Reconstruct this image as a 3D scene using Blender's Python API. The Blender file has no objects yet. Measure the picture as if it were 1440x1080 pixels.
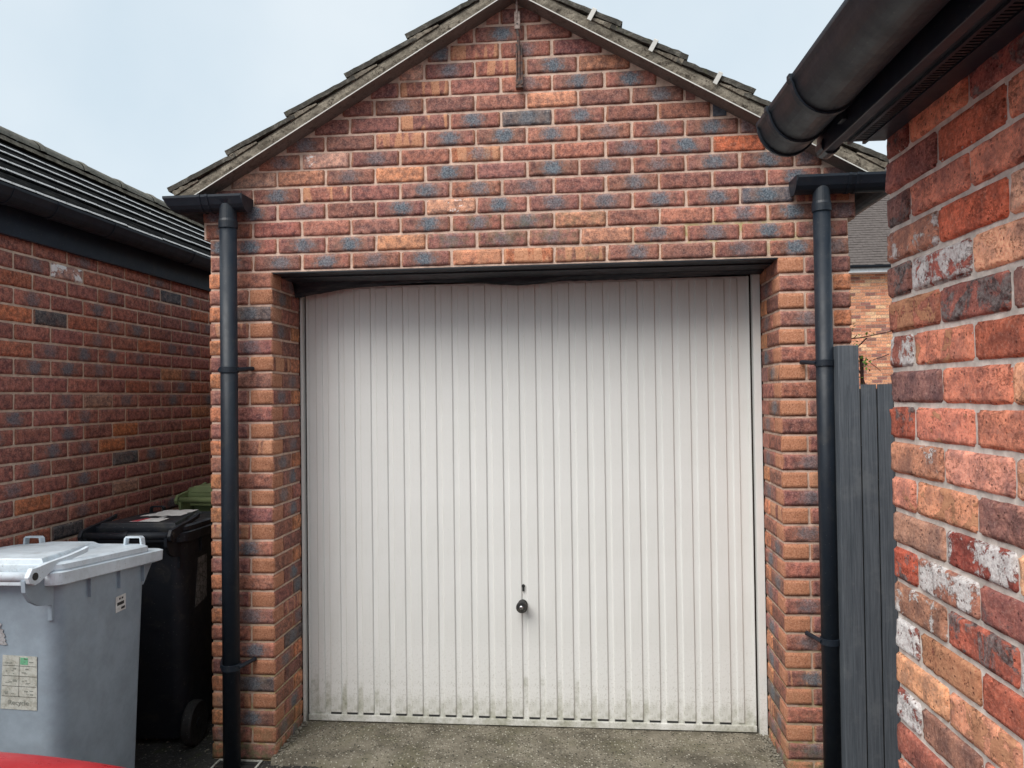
import bpy, bmesh, math, random
from mathutils import Vector, Matrix, noise as mnoise
R = math.radians
S = bpy.context.scene
COL = S.collection
random.seed(7)

# ------------------------------------------------------------------ camera
yaw, pit, roll = 0.0939, 0.0161, -0.0131
fwd = Vector((-math.sin(yaw)*math.cos(pit), math.cos(yaw)*math.cos(pit), math.sin(pit)))
rgt = Vector((math.cos(yaw), math.sin(yaw), 0)); upv = rgt.cross(fwd)
r2 = rgt*math.cos(roll)+upv*math.sin(roll); u2 = upv*math.cos(roll)-rgt*math.sin(roll)
cd = bpy.data.cameras.new('camera'); cam = bpy.data.objects.new('camera', cd); COL.objects.link(cam)
cd.sensor_width = 36; cd.lens = 1066.3*36/1440; cd.clip_start = .02; cd.clip_end = 500
M = Matrix((r2, u2, -fwd)).transposed().to_4x4(); M.translation = Vector((1.1744, -3.2678, 1.6035))
cam.matrix_world = M
S.camera = cam

# ------------------------------------------------------------------ sky and sun
SUN_EL, SUN_AZ = 50, 212      # degrees; azimuth clockwise from +Y: the sun stands high behind the camera
W = bpy.data.worlds.new("World"); S.world = W; W.use_nodes = True
nt = W.node_tree; nt.nodes.clear()
out = nt.nodes.new('ShaderNodeOutputWorld')
sky = nt.nodes.new('ShaderNodeTexSky'); sky.sky_type = 'NISHITA'; sky.sun_disc = False
sky.sun_elevation = R(SUN_EL); sky.sun_rotation = R(SUN_AZ); sky.dust_density = 3; sky.air_density = 1
b1 = nt.nodes.new('ShaderNodeBackground'); b1.inputs[1].default_value = .09
nt.links.new(sky.outputs[0], b1.inputs[0])
b2 = nt.nodes.new('ShaderNodeBackground'); b2.inputs[1].default_value = .435
tcw = nt.nodes.new('ShaderNodeTexCoord'); nw = nt.nodes.new('ShaderNodeTexNoise'); nw.inputs['Scale'].default_value = 2.2; nw.inputs['Detail'].default_value = 5
nt.links.new(tcw.outputs['Generated'], nw.inputs['Vector'])
rw = nt.nodes.new('ShaderNodeValToRGB'); rw.color_ramp.elements[0].position = .3; rw.color_ramp.elements[1].position = .7
rw.color_ramp.elements[0].color = (.64, .765, .85, 1); rw.color_ramp.elements[1].color = (.84, .915, .955, 1)
nt.links.new(nw.outputs['Fac'], rw.inputs[0]); nt.links.new(rw.outputs[0], b2.inputs[0])
mxw = nt.nodes.new('ShaderNodeMixShader'); mxw.inputs[0].default_value = .88
nt.links.new(b1.outputs[0], mxw.inputs[1]); nt.links.new(b2.outputs[0], mxw.inputs[2]); nt.links.new(mxw.outputs[0], out.inputs[0])
sd = bpy.data.lights.new('sun', 'SUN'); sd.energy = 1.5; sd.angle = R(50); sd.color = (1, .965, .92)
so = bpy.data.objects.new('sun', sd); COL.objects.link(so)
el, az = R(SUN_EL), R(SUN_AZ)
sdir = Vector((math.sin(az)*math.cos(el), math.cos(az)*math.cos(el), math.sin(el)))
so.rotation_euler = sdir.to_track_quat('Z', 'Y').to_euler(); so.location = (0, -8, 12)
S.view_settings.view_transform = 'Standard'; S.view_settings.look = 'None'
S.view_settings.exposure = 1.24; S.view_settings.gamma = 1; S.view_settings.use_curve_mapping = False
S.render.engine = 'CYCLES'

# ------------------------------------------------------------------ material helpers
class NT:
    def __init__(s, name):
        s.m = bpy.data.materials.new(name); s.m.use_nodes = True
        s.t = s.m.node_tree; s.n = s.t.nodes; s.n.clear()
        s.out = s.n.new('ShaderNodeOutputMaterial'); s.b = s.n.new('ShaderNodeBsdfPrincipled')
        s.t.links.new(s.b.outputs[0], s.out.inputs[0]); s.tc = s.n.new('ShaderNodeTexCoord')
    def L(s, a, b): s.t.links.new(a, b)
    def put(s, v, sock):
        if isinstance(v, bpy.types.NodeSocket): s.L(v, sock)
        else: sock.default_value = v
    def math(s, op, a, b=0., c=0., clamp=False):
        n = s.n.new('ShaderNodeMath'); n.operation = op; n.use_clamp = clamp
        s.put(a, n.inputs[0]); s.put(b, n.inputs[1]); s.put(c, n.inputs[2]); return n.outputs[0]
    def vm(s, op, a, b=(0, 0, 0), sc=None):
        n = s.n.new('ShaderNodeVectorMath'); n.operation = op
        s.put(a, n.inputs[0]); s.put(b, n.inputs[1])
        if sc is not None: s.put(sc, n.inputs[3])
        return n.outputs[0]
    def noise(s, v, sc, det=4., rough=.55, dist=0.):
        n = s.n.new('ShaderNodeTexNoise'); s.put(v, n.inputs['Vector']); n.inputs['Scale'].default_value = sc
        n.inputs['Detail'].default_value = det; n.inputs['Roughness'].default_value = rough; n.inputs['Distortion'].default_value = dist
        return n.outputs['Fac']
    def vor(s, v, sc, feat='F1', out='Distance'):
        n = s.n.new('ShaderNodeTexVoronoi'); n.feature = feat; s.put(v, n.inputs['Vector']); n.inputs['Scale'].default_value = sc
        return n.outputs[out]
    def ss(s, v, a, b, lo=0., hi=1.):
        n = s.n.new('ShaderNodeMapRange'); n.interpolation_type = 'SMOOTHSTEP'
        s.put(v, n.inputs[0]); s.put(a, n.inputs[1]); s.put(b, n.inputs[2]); n.inputs[3].default_value = lo; n.inputs[4].default_value = hi
        return n.outputs[0]
    def mix(s, f, a, b, mode='MIX'):
        n = s.n.new('ShaderNodeMix'); n.data_type = 'RGBA'; n.blend_type = mode; n.clamp_factor = True
        s.put(f, n.inputs[0]); s.put(a if not isinstance(a, tuple) else (*a, 1)[:4], n.inputs[6]); s.put(b if not isinstance(b, tuple) else (*b, 1)[:4], n.inputs[7])
        return n.outputs[2]
    def attr(s, name, typ='OBJECT', out='Fac'):
        n = s.n.new('ShaderNodeAttribute'); n.attribute_type = typ; n.attribute_name = name; return n.outputs[out]
    def sep(s, v):
        n = s.n.new('ShaderNodeSeparateXYZ'); s.put(v, n.inputs[0]); return n.outputs
    def bump(s, h, st=.5, dist=.002, prev=None):
        n = s.n.new('ShaderNodeBump'); s.put(h, n.inputs['Height']); n.inputs['Strength'].default_value = st; n.inputs['Distance'].default_value = dist
        if prev: s.L(prev, n.inputs['Normal'])
        return n.outputs[0]
    def fin(s, col, rough=.8, bump=None, spec=.3, metal=0.):
        s.put(col if not isinstance(col, tuple) else (*col, 1), s.b.inputs['Base Color']); s.put(rough, s.b.inputs['Roughness'])
        s.b.inputs['Specular IOR Level'].default_value = spec; s.b.inputs['Metallic'].default_value = metal
        if bump: s.L(bump, s.b.inputs['Normal'])
        return s.m

def rgb_var(N, P, col, amt=.25, sc=30):
    n = N.noise(P, sc, 5, .65)
    lo = tuple(c*(1-amt) for c in col); hi = tuple(min(1, c*(1+amt)) for c in col)
    return N.mix(N.ss(n, .3, .7), lo, hi)

def brick_material(name, old=False):
    N = NT(name)
    oi = N.n.new('ShaderNodeObjectInfo'); rnd = oi.outputs['Random']
    cv = N.n.new('ShaderNodeCombineXYZ'); N.put(N.math('MULTIPLY', rnd, 37.), cv.inputs[0]); N.put(N.math('MULTIPLY', rnd, 91.), cv.inputs[1]); N.put(N.math('MULTIPLY', rnd, 13.), cv.inputs[2])
    O = N.tc.outputs['Object']; P = N.vm('ADD', O, cv.outputs[0]); x, y, z = N.sep(O)
    px, py, pz = N.sep(P)
    body = oi.outputs['Color']
    if old: body = N.mix(1., body, (1.5, 1.46, 1.48), 'MULTIPLY')
    n1 = N.noise(P, 42 if not old else 26, 6, .7); n2 = N.noise(P, 230, 3, .6); n3 = N.noise(P, 14, 4, .6, .6)
    dk = N.mix(1., body, (.55, .52, .56), 'MULTIPLY'); lt = N.mix(1., body, (1.5, 1.28, 1.12), 'MULTIPLY')
    c = N.mix(N.ss(n1, .34, .66) if not old else N.ss(N.noise(P, 20, 7, .7, .2), .34, .66), dk, lt)
    c = N.mix(N.ss(n3, .5, .75, 0, .4), c, N.mix(.5, body, (.50, .17, .075)))
    # fired banding across the brick
    st = N.attr('stripe'); cs = N.n.new('ShaderNodeCombineXYZ'); N.put(px, cs.inputs[0]); N.put(N.math('MULTIPLY', pz, .12), cs.inputs[2])
    sn = N.noise(cs.outputs[0], 26, 1, .4)
    smask = N.math('MULTIPLY', N.ss(sn, .47, .52), st)
    c = N.mix(smask, c, (.58, .28, .16))
    # orange arrises
    hl = N.attr('hl'); ed = N.attr('edge')
    ex = N.math('SUBTRACT', hl, N.math('ABSOLUTE', x)); ez = N.math('SUBTRACT', .0325, N.math('ABSOLUTE', z))
    w_ = N.math('MULTIPLY', N.math('SUBTRACT', n1, .5), .03)
    em = N.math('MAXIMUM', N.ss(N.math('ADD', ex, w_), .001, .012, 1, 0), N.ss(N.math('ADD', ez, w_), -.002, .006, .35, 0))
    em = N.math('MULTIPLY', em, ed)
    c = N.mix(em, c, N.mix(n1, (.36, .15, .085), (.58, .27, .15)))
    g1 = N.noise(P, 150, 3, .75); c = N.mix(N.ss(g1, .3, .52, .75, 0), c, N.mix(1., c, (.45, .38, .38), 'MULTIPLY')); c = N.mix(N.ss(g1, .52, .72, 0, .5), c, N.mix(.55, c, (.80, .56, .44)))
    # blue-grey kiln mark
    bl = N.attr('blot')
    d = N.math('SQRT', N.math('ADD', N.math('POWER', N.math('MULTIPLY', N.math('ADD', x, N.math('MULTIPLY', N.math('SUBTRACT', rnd, .5), .03)), 21.), 2.), N.math('POWER', N.math('MULTIPLY', z, 26.), 2.)))
    d = N.math('ADD', d, N.math('MULTIPLY', N.math('SUBTRACT', N.noise(P, 60, 5, .7), .5), 2.4))
    halo = N.math('MULTIPLY', N.ss(d, .9, 1.9, 1, 0), N.math('MULTIPLY', bl, .45)); c = N.mix(halo, c, N.mix(n1, (.17, .13, .10), (.36, .20, .13)))
    bm = N.math('MULTIPLY', N.ss(d, .3, 1.3, 1, 0), bl)
    c = N.mix(bm, c, N.mix(N.ss(g1, .35, .65), (.05, .075, .10), (.20, .245, .28)))
    # soot, limewash, moss
    so_ = N.attr('soot'); sm = N.math('SUBTRACT', N.noise(N.vm('ADD', P, (5, 3, 9)), 17, 7, .72, .4), N.math('SUBTRACT', .78, N.math('MULTIPLY', so_, .36)))
    sm = N.math('MULTIPLY', N.ss(sm, 0., .07), N.math('MINIMUM', N.math('MULTIPLY', so_, 3.), 1.))
    c = N.mix(sm, c, N.mix(N.ss(N.noise(P, 90, 5, .7), .35, .65), (.05, .048, .05), (.30, .28, .27)))
    pe = N.attr('peel'); pm = N.math('SUBTRACT', N.noise(N.vm('ADD', P, (2, 7, 1)), 20, 7, .62, .8), N.math('SUBTRACT', .78, N.math('MULTIPLY', pe, .40)))
    pmk = N.math('MULTIPLY', N.ss(pm, 0., .02), N.math('MINIMUM', N.math('MULTIPLY', pe, 3.), 1.))
    c = N.mix(pmk, c, N.mix(n1, (.56, .21, .11), (.82, .46, .26)))
    li = N.attr('lime'); lm = N.math('SUBTRACT', N.noise(N.vm('ADD', P, (8, 1, 4)), 15, 8, .74, .3), N.math('SUBTRACT', .80 if not old else .775, N.math('MULTIPLY', li, .40)))
    lmk = N.math('MULTIPLY', N.ss(lm, 0., .05), N.math('MINIMUM', N.math('MULTIPLY', li, 3.), 1.))
    c = N.mix(lmk, c, (.93, .91, .885))
    mo = N.attr('moss'); mm = N.math('MULTIPLY', N.ss(N.noise(P, 22, 6, .7), .42, .6), mo)
    c = N.mix(mm, c, N.mix(n2, (.08, .09, .04), (.22, .21, .12)))
    # pits
    pit_ = N.vor(P, 150 if not old else 90); pitm = N.math('MULTIPLY', N.ss(pit_, .12, .3, 1, 0), N.ss(N.noise(P, 60, 2), .47, .57))
    c = N.mix(N.math('MULTIPLY', pitm, .85), c, N.mix(1., body, (.22, .2, .2), 'MULTIPLY'))
    h = N.math('ADD', N.math('MULTIPLY', n2, .5), N.math('MULTIPLY', n1, .9)); h = N.math('SUBTRACT', h, N.math('MULTIPLY', pitm, .8))
    if old:
        cr = N.noise(N.vm('MULTIPLY', P, (1, 1, 1.5)), 16, 9, .78, .25)
        rid = N.math('ABSOLUTE', N.math('SUBTRACT', cr, .5)); crk = N.math('MULTIPLY', N.ss(rid, 0., .012, 1, 0), N.ss(N.noise(P, 11, 2), .52, .6))
        c = N.mix(N.math('MULTIPLY', crk, .7), c, N.mix(1., body, (.3, .25, .25), 'MULTIPLY'))
        gr = N.noise(P, 120, 4, .8); c = N.mix(N.ss(gr, .35, .65, .45, 0), c, N.mix(1., body, (.5, .42, .42), 'MULTIPLY')); c = N.mix(N.ss(gr, .55, .75, 0, .5), c, N.mix(.5, body, (.85, .55, .42)))
        h = N.math('SUBTRACT', h, N.math('MULTIPLY', crk, .8)); h = N.math('ADD', h, N.math('MULTIPLY', pmk, .9)); h = N.math('ADD', h, N.math('MULTIPLY', lmk, .5))
        h = N.math('ADD', h, N.math('MULTIPLY', gr, .8)); h = N.math('ADD', h, N.math('MULTIPLY', cr, 1.2))
        return N.fin(c, .85, N.bump(h, .8, .0035), .25)
    return N.fin(c, .85, N.bump(h, .7, .0022), .25)

def plain_brick_material(name):
    N = NT(name); O = N.tc.outputs['Object']; col = N.attr('col', 'GEOMETRY', 'Color')
    n1 = N.noise(O, 40, 5, .7)
    c = N.mix(N.ss(n1, .3, .7), N.mix(1., col, (.6, .6, .62), 'MULTIPLY'), N.mix(1., col, (1.4, 1.25, 1.15), 'MULTIPLY'))
    return N.fin(c, .88, N.bump(n1, .6, .002), .25)

def mortar_material(name, col, moss=False, sc=60):
    N = NT(name); O = N.tc.outputs['Object']
    c = rgb_var(N, O, col, .22, 26); n = N.noise(O, sc*4, 4, .7); n2 = N.noise(O, sc, 5, .7)
    c = N.mix(N.ss(n, .35, .7, 0, .35 if sc > 20 else .16), c, tuple(v*.55 for v in col))
    if moss:
        x, y, z = N.sep(O)
        g = N.math('ADD', N.math('MULTIPLY', N.ss(N.math('ABSOLUTE', N.math('SUBTRACT', x, .88)), 0., .55, 1, 0), N.ss(N.math('ABSOLUTE', N.math('SUBTRACT', z, 2.27)), 0., .12, 1, 0)), N.math('MULTIPLY', N.ss(z, .1, .9, .7, 0), 1.))
        c = N.mix(N.math('MULTIPLY', N.ss(N.noise(O, 18, 5, .7), .4, .62), g), c, (.40, .36, .10))
        c = N.mix(N.math('MULTIPLY', N.ss(N.noise(O, 7, 5, .7), .35, .65), N.ss(z, 0., 1.3, .28, 0)), c, (.27, .23, .16))
    h = N.math('ADD', N.math('MULTIPLY', n, .4), n2)
    return N.fin(c, .93, N.bump(h, .8, .004), .2)

def plastic(name, col, rough=.38, dirt=0., bumpst=.12, spec=.45):
    N = NT(name); O = N.tc.outputs['Object']
    c = rgb_var(N, O, col, .12, 9); n = N.noise(O, 300, 3, .6)
    r = N.ss(N.noise(O, 14, 5, .7), .3, .7, rough*.85, min(1, rough*1.25))
    if dirt:
        n2 = N.noise(O, 11, 7, .72, .5)
        dm = N.ss(n2, .5, .72, 0, dirt)
        c = N.mix(dm, c, tuple(v*.45+.08*k for v, k in zip(col, (1.2, 1.0, .7))))
        sp = N.math('MULTIPLY', N.ss(N.vor(O, 55), .05, .14, 1, 0), dirt)
        c = N.mix(sp, c, (.30, .29, .26))
    return N.fin(c, r, N.bump(n, bumpst, .0008), spec)

m_brick = brick_material('multi_red_brick'); m_old = brick_material('tumbled_red_brick', True)
m_bplain = plain_brick_material('small_brick')
m_mortar = mortar_material('pink_mortar', (.68, .50, .40), True)
m_mortarL = mortar_material('side_mortar', (.70, .55, .43))
m_mortarR = mortar_material('grey_mortar', (.70, .63, .565), False, 18)
m_mortarF = mortar_material('far_mortar', (.62, .50, .40))
m_pipe = plastic('black_upvc', (.011, .017, .026), .46, .15, .06, .38)
m_fascia = plastic('dark_fascia', (.014, .023, .038), .35, .25)
m_black = plastic('black_bin_plastic', (.011, .014, .020), .48, .3)
m_grey = plastic('grey_bin_plastic', (.29, .35, .405), .45, .15)
m_greylid = plastic('grey_lid_plastic', (.66, .735, .79), .42, .55)
m_green = plastic('green_bin_plastic', (.20, .245, .115), .45, .4)
m_rubber = plastic('rubber', (.02, .02, .02), .7, .5)
m_red = plastic('red_car_paint', (.50, .022, .028), .30, .2, .03, .6)
m_glass = plastic('dark_glass', (.02, .025, .03), .06, 0, 0, .6)
m_chrome = NT('polished_metal'); m_chrome = m_chrome.fin((.85, .85, .86), .18, None, .5, 1.)
m_whiteup = plastic('white_upvc', (.78, .79, .80), .35, .1)
m_clip = plastic('pale_clip', (.62, .61, .57), .5, .4)

def rust_mat():
    N = NT('rusty_steel'); O = N.tc.outputs['Object']; n = N.noise(O, 60, 6, .7)
    c = N.mix(N.ss(n, .4, .6), (.05, .045, .045), (.17, .085, .06)); return N.fin(c, .75, N.bump(n, .5, .001), .4)
m_rust = rust_mat()
def palerust():
    N = NT('pale_rusty_steel'); O = N.tc.outputs['Object']; n = N.noise(O, 80, 6, .7)
    c = N.mix(N.ss(n, .4, .6), (.20, .15, .13), (.34, .27, .24)); return N.fin(c, .8, N.bump(n, .5, .001), .3)
m_prust = palerust()

def stone_mat(name, a, b, d, moss=.5, spec=.15):
    N = NT(name); O = N.tc.outputs['Object']
    n = N.noise(O, 13, 8, .75); f = N.noise(O, 130, 5, .75)
    c = N.mix(N.ss(n, .33, .68), a, b); c = N.mix(N.ss(N.noise(O, 26, 8, .8, .3), .5, .64), c, d)
    c = N.mix(N.ss(f, .56, .7, 0, .7), c, tuple(v*.35 for v in a)); c = N.mix(N.math('MULTIPLY', N.ss(N.noise(O, 33, 6, .75), .57, .66), moss), c, (.075, .085, .03))
    h = N.math('ADD', n, N.math('MULTIPLY', f, .7)); return N.fin(c, .95, N.bump(h, 1., .007), spec)
m_verge = stone_mat('weathered_verge_mortar', (.10, .085, .066), (.33, .29, .23), (.05, .040, .031), .05)
m_tile = stone_mat('mossy_concrete_tile', (.040, .037, .032), (.085, .078, .066), (.15, .14, .12), .5)
m_soffit = stone_mat('soffit_board', (.20, .175, .155), (.27, .24, .215), (.13, .115, .10), .1)
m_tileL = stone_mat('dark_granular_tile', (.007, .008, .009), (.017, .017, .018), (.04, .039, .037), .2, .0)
m_edgeL = stone_mat('skylit_tile_edge', (.55, .54, .54), (.68, .67, .66), (.25, .24, .23), .1)  # worn nose edge, coloured paler for the sky light it catches
m_ridgeL = stone_mat('ridge_tile', (.15, .14, .115), (.26, .24, .20), (.09, .085, .07), .5)
m_tileF = stone_mat('far_plain_tile', (.10, .085, .08), (.15, .13, .12), (.085, .07, .065), 0)

def door_mat():
    N = NT('white_painted_steel'); O = N.tc.outputs['Object']; x, y, z = N.sep(O)
    base = N.mix(N.ss(N.noise(O, 3, 4, .6), .3, .7), (.73, .73, .70), (.77, .77, .745))
    cz = N.n.new('ShaderNodeCombineXYZ'); N.put(N.math('MULTIPLY', x, 9.), cz.inputs[0]); N.put(N.math('MULTIPLY', z, .7), cz.inputs[2])
    streak = N.noise(cz.outputs[0], 6, 5, .7)
    base = N.mix(N.ss(streak, .5, .8, 0, .16), base, (.48, .475, .42))
    # algae and splash dirt, patchy along the foot
    hgt = N.math('ADD', z, N.math('MULTIPLY', N.math('SUBTRACT', N.noise(O, 2.2, 3, .6), .5), -.5))
    lo = N.ss(hgt, .0, .50, 1, 0); n = N.noise(O, 26, 8, .78)
    big = N.noise(O, 7, 5, .62); thr = N.math('SUBTRACT', .76, N.math('MULTIPLY', lo, .38))
    al = N.ss(N.math('SUBTRACT', N.math('ADD', N.math('MULTIPLY', big, .6), N.math('MULTIPLY', n, .4)), thr), -.06, .30)
    base = N.mix(N.math('MULTIPLY', al, .85), base, (.33, .33, .24))
    al2 = N.math('MULTIPLY', al, N.ss(N.noise(O, 60, 5, .8), .45, .62)); base = N.mix(N.math('MULTIPLY', al2, .6), base, (.16, .165, .10))
    fine = N.math('MULTIPLY', N.ss(N.noise(O, 110, 5, .8), .52, .66), N.ss(z, .05, .55, .55, .05))
    base = N.mix(fine, base, (.32, .30, .24))
    sp = N.math('MULTIPLY', N.ss(N.vor(O, 20), .012, .03, 1, 0), .8)
    base = N.mix(N.math('MULTIPLY', sp, N.ss(N.noise(O, 5, 2), .5, .55)), base, (.2, .17, .13))
    return N.fin(base, .5, N.bump(N.math('ADD', N.noise(O, 300, 2), N.math('MULTIPLY', N.noise(O, 8, 3), 2.)), .1, .001), .4)
m_door = door_mat()

def concrete_mat():
    N = NT('worn_concrete'); O = N.tc.outputs['Object']; x, y, z = N.sep(O)
    n = N.noise(O, 6, 8, .7); c = N.mix(N.ss(n, .3, .7), (.10, .088, .066), (.25, .225, .175))
    c = N.mix(N.math('MULTIPLY', N.ss(N.noise(O, 4, 6, .7), .46, .66), .5), c, (.13, .125, .07))
    ag = N.vor(O, 95, 'F1', 'Distance'); agc = N.vor(O, 95, 'F1', 'Color'); r, g, b = N.sep(agc)
    c = N.mix(N.math('MULTIPLY', N.ss(ag, .25, .45, 1, 0), N.ss(r, .55, .8)), c, (.42, .40, .33))
    c = N.mix(N.math('MULTIPLY', N.ss(ag, .3, .5, 1, 0), N.ss(g, .72, .8)), c, (.045, .042, .032))
    ck = N.vor(N.vm('ADD', O, (3.1, .2, 0)), 1.3, 'DISTANCE_TO_EDGE'); c = N.mix(N.ss(N.math('ADD', ck, N.math('MULTIPLY', N.noise(O, 30, 5, .8), .012)), .004, .009, .2, 0), c, (.05, .045, .035))
    h = N.math('ADD', N.math('MULTIPLY', ag, -.8), N.noise(O, 60, 5, .8)); return N.fin(c, .9, N.bump(h, 1., .006), .25)
m_conc = concrete_mat()
def tarmac_mat():
    N = NT('dark_tarmac'); O = N.tc.outputs['Object']
    ag = N.vor(O, 110); agc = N.vor(O, 110, 'F1', 'Color'); r, g, b = N.sep(agc)
    c = N.mix(N.ss(N.noise(O, 5, 6, .7), .35, .65), (.028, .028, .027), (.055, .053, .048))
    c = N.mix(N.math('MULTIPLY', N.ss(ag, .3, .5, 1, 0), N.ss(r, .75, .9)), c, (.16, .155, .14))
    c = N.mix(N.math('MULTIPLY', N.ss(N.noise(O, 8, 7, .75), .52, .62), .6), c, (.045, .055, .02))
    return N.fin(c, .85, N.bump(N.math('ADD', N.math('MULTIPLY', ag, -1.), N.noise(O, 40, 4)), 1., .006), .35)
m_tar = tarmac_mat()
m_road = stone_mat('grey_road_surface', (.13, .13, .125), (.19, .185, .175), (.10, .10, .095), 0)
def timber_mat():
    N = NT('blue_grey_painted_timber'); O = N.tc.outputs['Object']
    g = N.noise(N.vm('MULTIPLY', O, (60, 60, 1.6)), 3, 6, .7); k = N.noise(O, 7, 5, .7)
    c = N.mix(N.ss(g, .35, .65), (.070, .082, .096), (.115, .130, .148)); c = N.mix(N.ss(k, .5, .7, 0, .5), c, (.16, .172, .182))
    c = N.mix(N.ss(g, .66, .74, 0, .6), c, (.03, .035, .04))
    return N.fin(c, .75, N.bump(g, .7, .0015), .25)
m_timber = timber_mat()
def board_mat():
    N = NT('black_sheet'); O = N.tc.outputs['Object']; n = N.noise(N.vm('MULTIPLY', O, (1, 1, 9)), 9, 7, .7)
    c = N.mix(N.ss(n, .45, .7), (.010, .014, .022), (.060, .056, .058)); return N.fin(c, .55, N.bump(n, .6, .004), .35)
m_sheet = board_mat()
m_lintel = plastic('black_lintel', (.010, .013, .020), .4, .2)

def flat(name, col, rough=.6, var=.15, sc=60):
    N = NT(name); O = N.tc.outputs['Object']; return N.fin(rgb_var(N, O, col, var, sc), rough)
m_leaf = flat('fresh_bud_leaf', (.22, .36, .07)); m_twig = flat('dark_twig', (.07, .035, .03), .7)
m_ink = flat('black_ink', (.03, .03, .03)); m_sred = flat('sticker_red', (.50, .07, .09)); m_sgreen = flat('sticker_green', (.16, .42, .25))
def sticker_mat(name, a, b, dens):
    N = NT(name); O = N.tc.outputs['Object']; n = N.noise(O, 30, 8, .75, .4)
    cr = N.vor(O, 38, 'DISTANCE_TO_EDGE')
    c = N.mix(N.ss(n, .42, .62), a, b); c = N.mix(N.ss(cr, .0, .06, dens, 0), c, (.03, .03, .03))
    return N.fin(c, .6, N.bump(n, .4, .001), .3)
m_stk = sticker_mat('faded_sticker', (.52, .53, .48), (.36, .36, .31), .12)
m_stkw = sticker_mat('white_sticker', (.76, .75, .73), (.60, .58, .55), .05)
m_stkc = sticker_mat('crazed_sticker', (.26, .26, .25), (.13, .13, .13), 1.)
m_stkt = sticker_mat('torn_sticker', (.42, .42, .43), (.22, .19, .18), .2)

# ------------------------------------------------------------------ object helpers
def tag(o, label=None, cat=None, group=None, kind=None):
    if label: o['label'] = label
    if cat: o['category'] = cat
    if group: o['group'] = group
    if kind: o['kind'] = kind
    return o
def thing(name, label, cat, loc=(0, 0, 0), rz=0, group=None):
    o = bpy.data.objects.new(name, None); COL.objects.link(o); o.location = loc; o.rotation_euler = (0, 0, rz); o.empty_display_size = .1
    return tag(o, label, cat, group)
def link(name, me, mat, parent=None, loc=(0, 0, 0), rot=(0, 0, 0)):
    o = bpy.data.objects.new(name, me); COL.objects.link(o)
    if mat and not me.materials: me.materials.append(mat)
    o.location = loc; o.rotation_euler = rot
    if parent: o.parent = parent
    return o
def bm_obj(name, bm, mat, parent=None, smooth=False, loc=(0, 0, 0), rot=(0, 0, 0), bev=0, seg=2):
    if bev: bmesh.ops.bevel(bm, geom=list(bm.edges), offset=bev, segments=seg, affect='EDGES', profile=.6)
    bmesh.ops.recalc_face_normals(bm, faces=bm.faces)
    me = bpy.data.meshes.new(name); bm.to_mesh(me); bm.free()
    if smooth:
        me.polygons.foreach_set('use_smooth', [True]*len(me.polygons))
    return link(name, me, mat, parent, loc, rot)
def box(bm, a, b):
    x0, y0, z0 = a; x1, y1, z1 = b
    v = [bm.verts.new(p) for p in ((x0, y0, z0), (x1, y0, z0), (x1, y1, z0), (x0, y1, z0), (x0, y0, z1), (x1, y0, z1), (x1, y1, z1), (x0, y1, z1))]
    for f in ((0, 3, 2, 1), (4, 5, 6, 7), (0, 1, 5, 4), (1, 2, 6, 5), (2, 3, 7, 6), (3, 0, 4, 7)): bm.faces.new([v[i] for i in f])
    return v
def bobj(name, a, b, mat, parent=None, bev=0., **k):
    bm = bmesh.new(); box(bm, a, b); return bm_obj(name, bm, mat, parent, bev=bev, **k)
def rings(bm, rs, cap=True, closed=True):
    vs = [[bm.verts.new(p) for p in r] for r in rs]
    for a, b in zip(vs, vs[1:]):
        n = len(a)
        for i in range(n if closed else n-1):
            j = (i+1) % n
            bm.faces.new((a[i], a[j], b[j], b[i]))
    if cap and closed:
        bm.faces.new(list(reversed(vs[0]))); bm.faces.new(vs[-1])
    return vs
def tube(bm, path, r, n=12, cap=True):
    path = [Vector(p) for p in path]; rs = []
    rad = r if isinstance(r, (list, tuple)) else [r]*len(path)
    ref = None
    for i, p in enumerate(path):
        t = (path[min(i+1, len(path)-1)]-path[max(i-1, 0)]).normalized()
        if ref is None: ref = t.orthogonal().normalized()
        u = (ref - t*ref.dot(t)).normalized(); ref = u; w = t.cross(u)
        rs.append([p+u*math.cos(a)*rad[i]+w*math.sin(a)*rad[i] for a in [2*math.pi*k/n for k in range(n)]])
    rings(bm, rs, cap)
def lathe(bm, prof, axis='Z', n=24, c=(0, 0, 0)):
    c = Vector(c); rs = []
    for r, h in prof:
        ring = []
        for k in range(n):
            a = 2*math.pi*k/n; p = Vector((r*math.cos(a), r*math.sin(a), h))
            if axis == 'Y': p = Vector((p.x, p.z, p.y))
            if axis == 'X': p = Vector((p.z, p.x, p.y))
            ring.append(c+p)
        rs.append(ring)
    rings(bm, rs)

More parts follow.
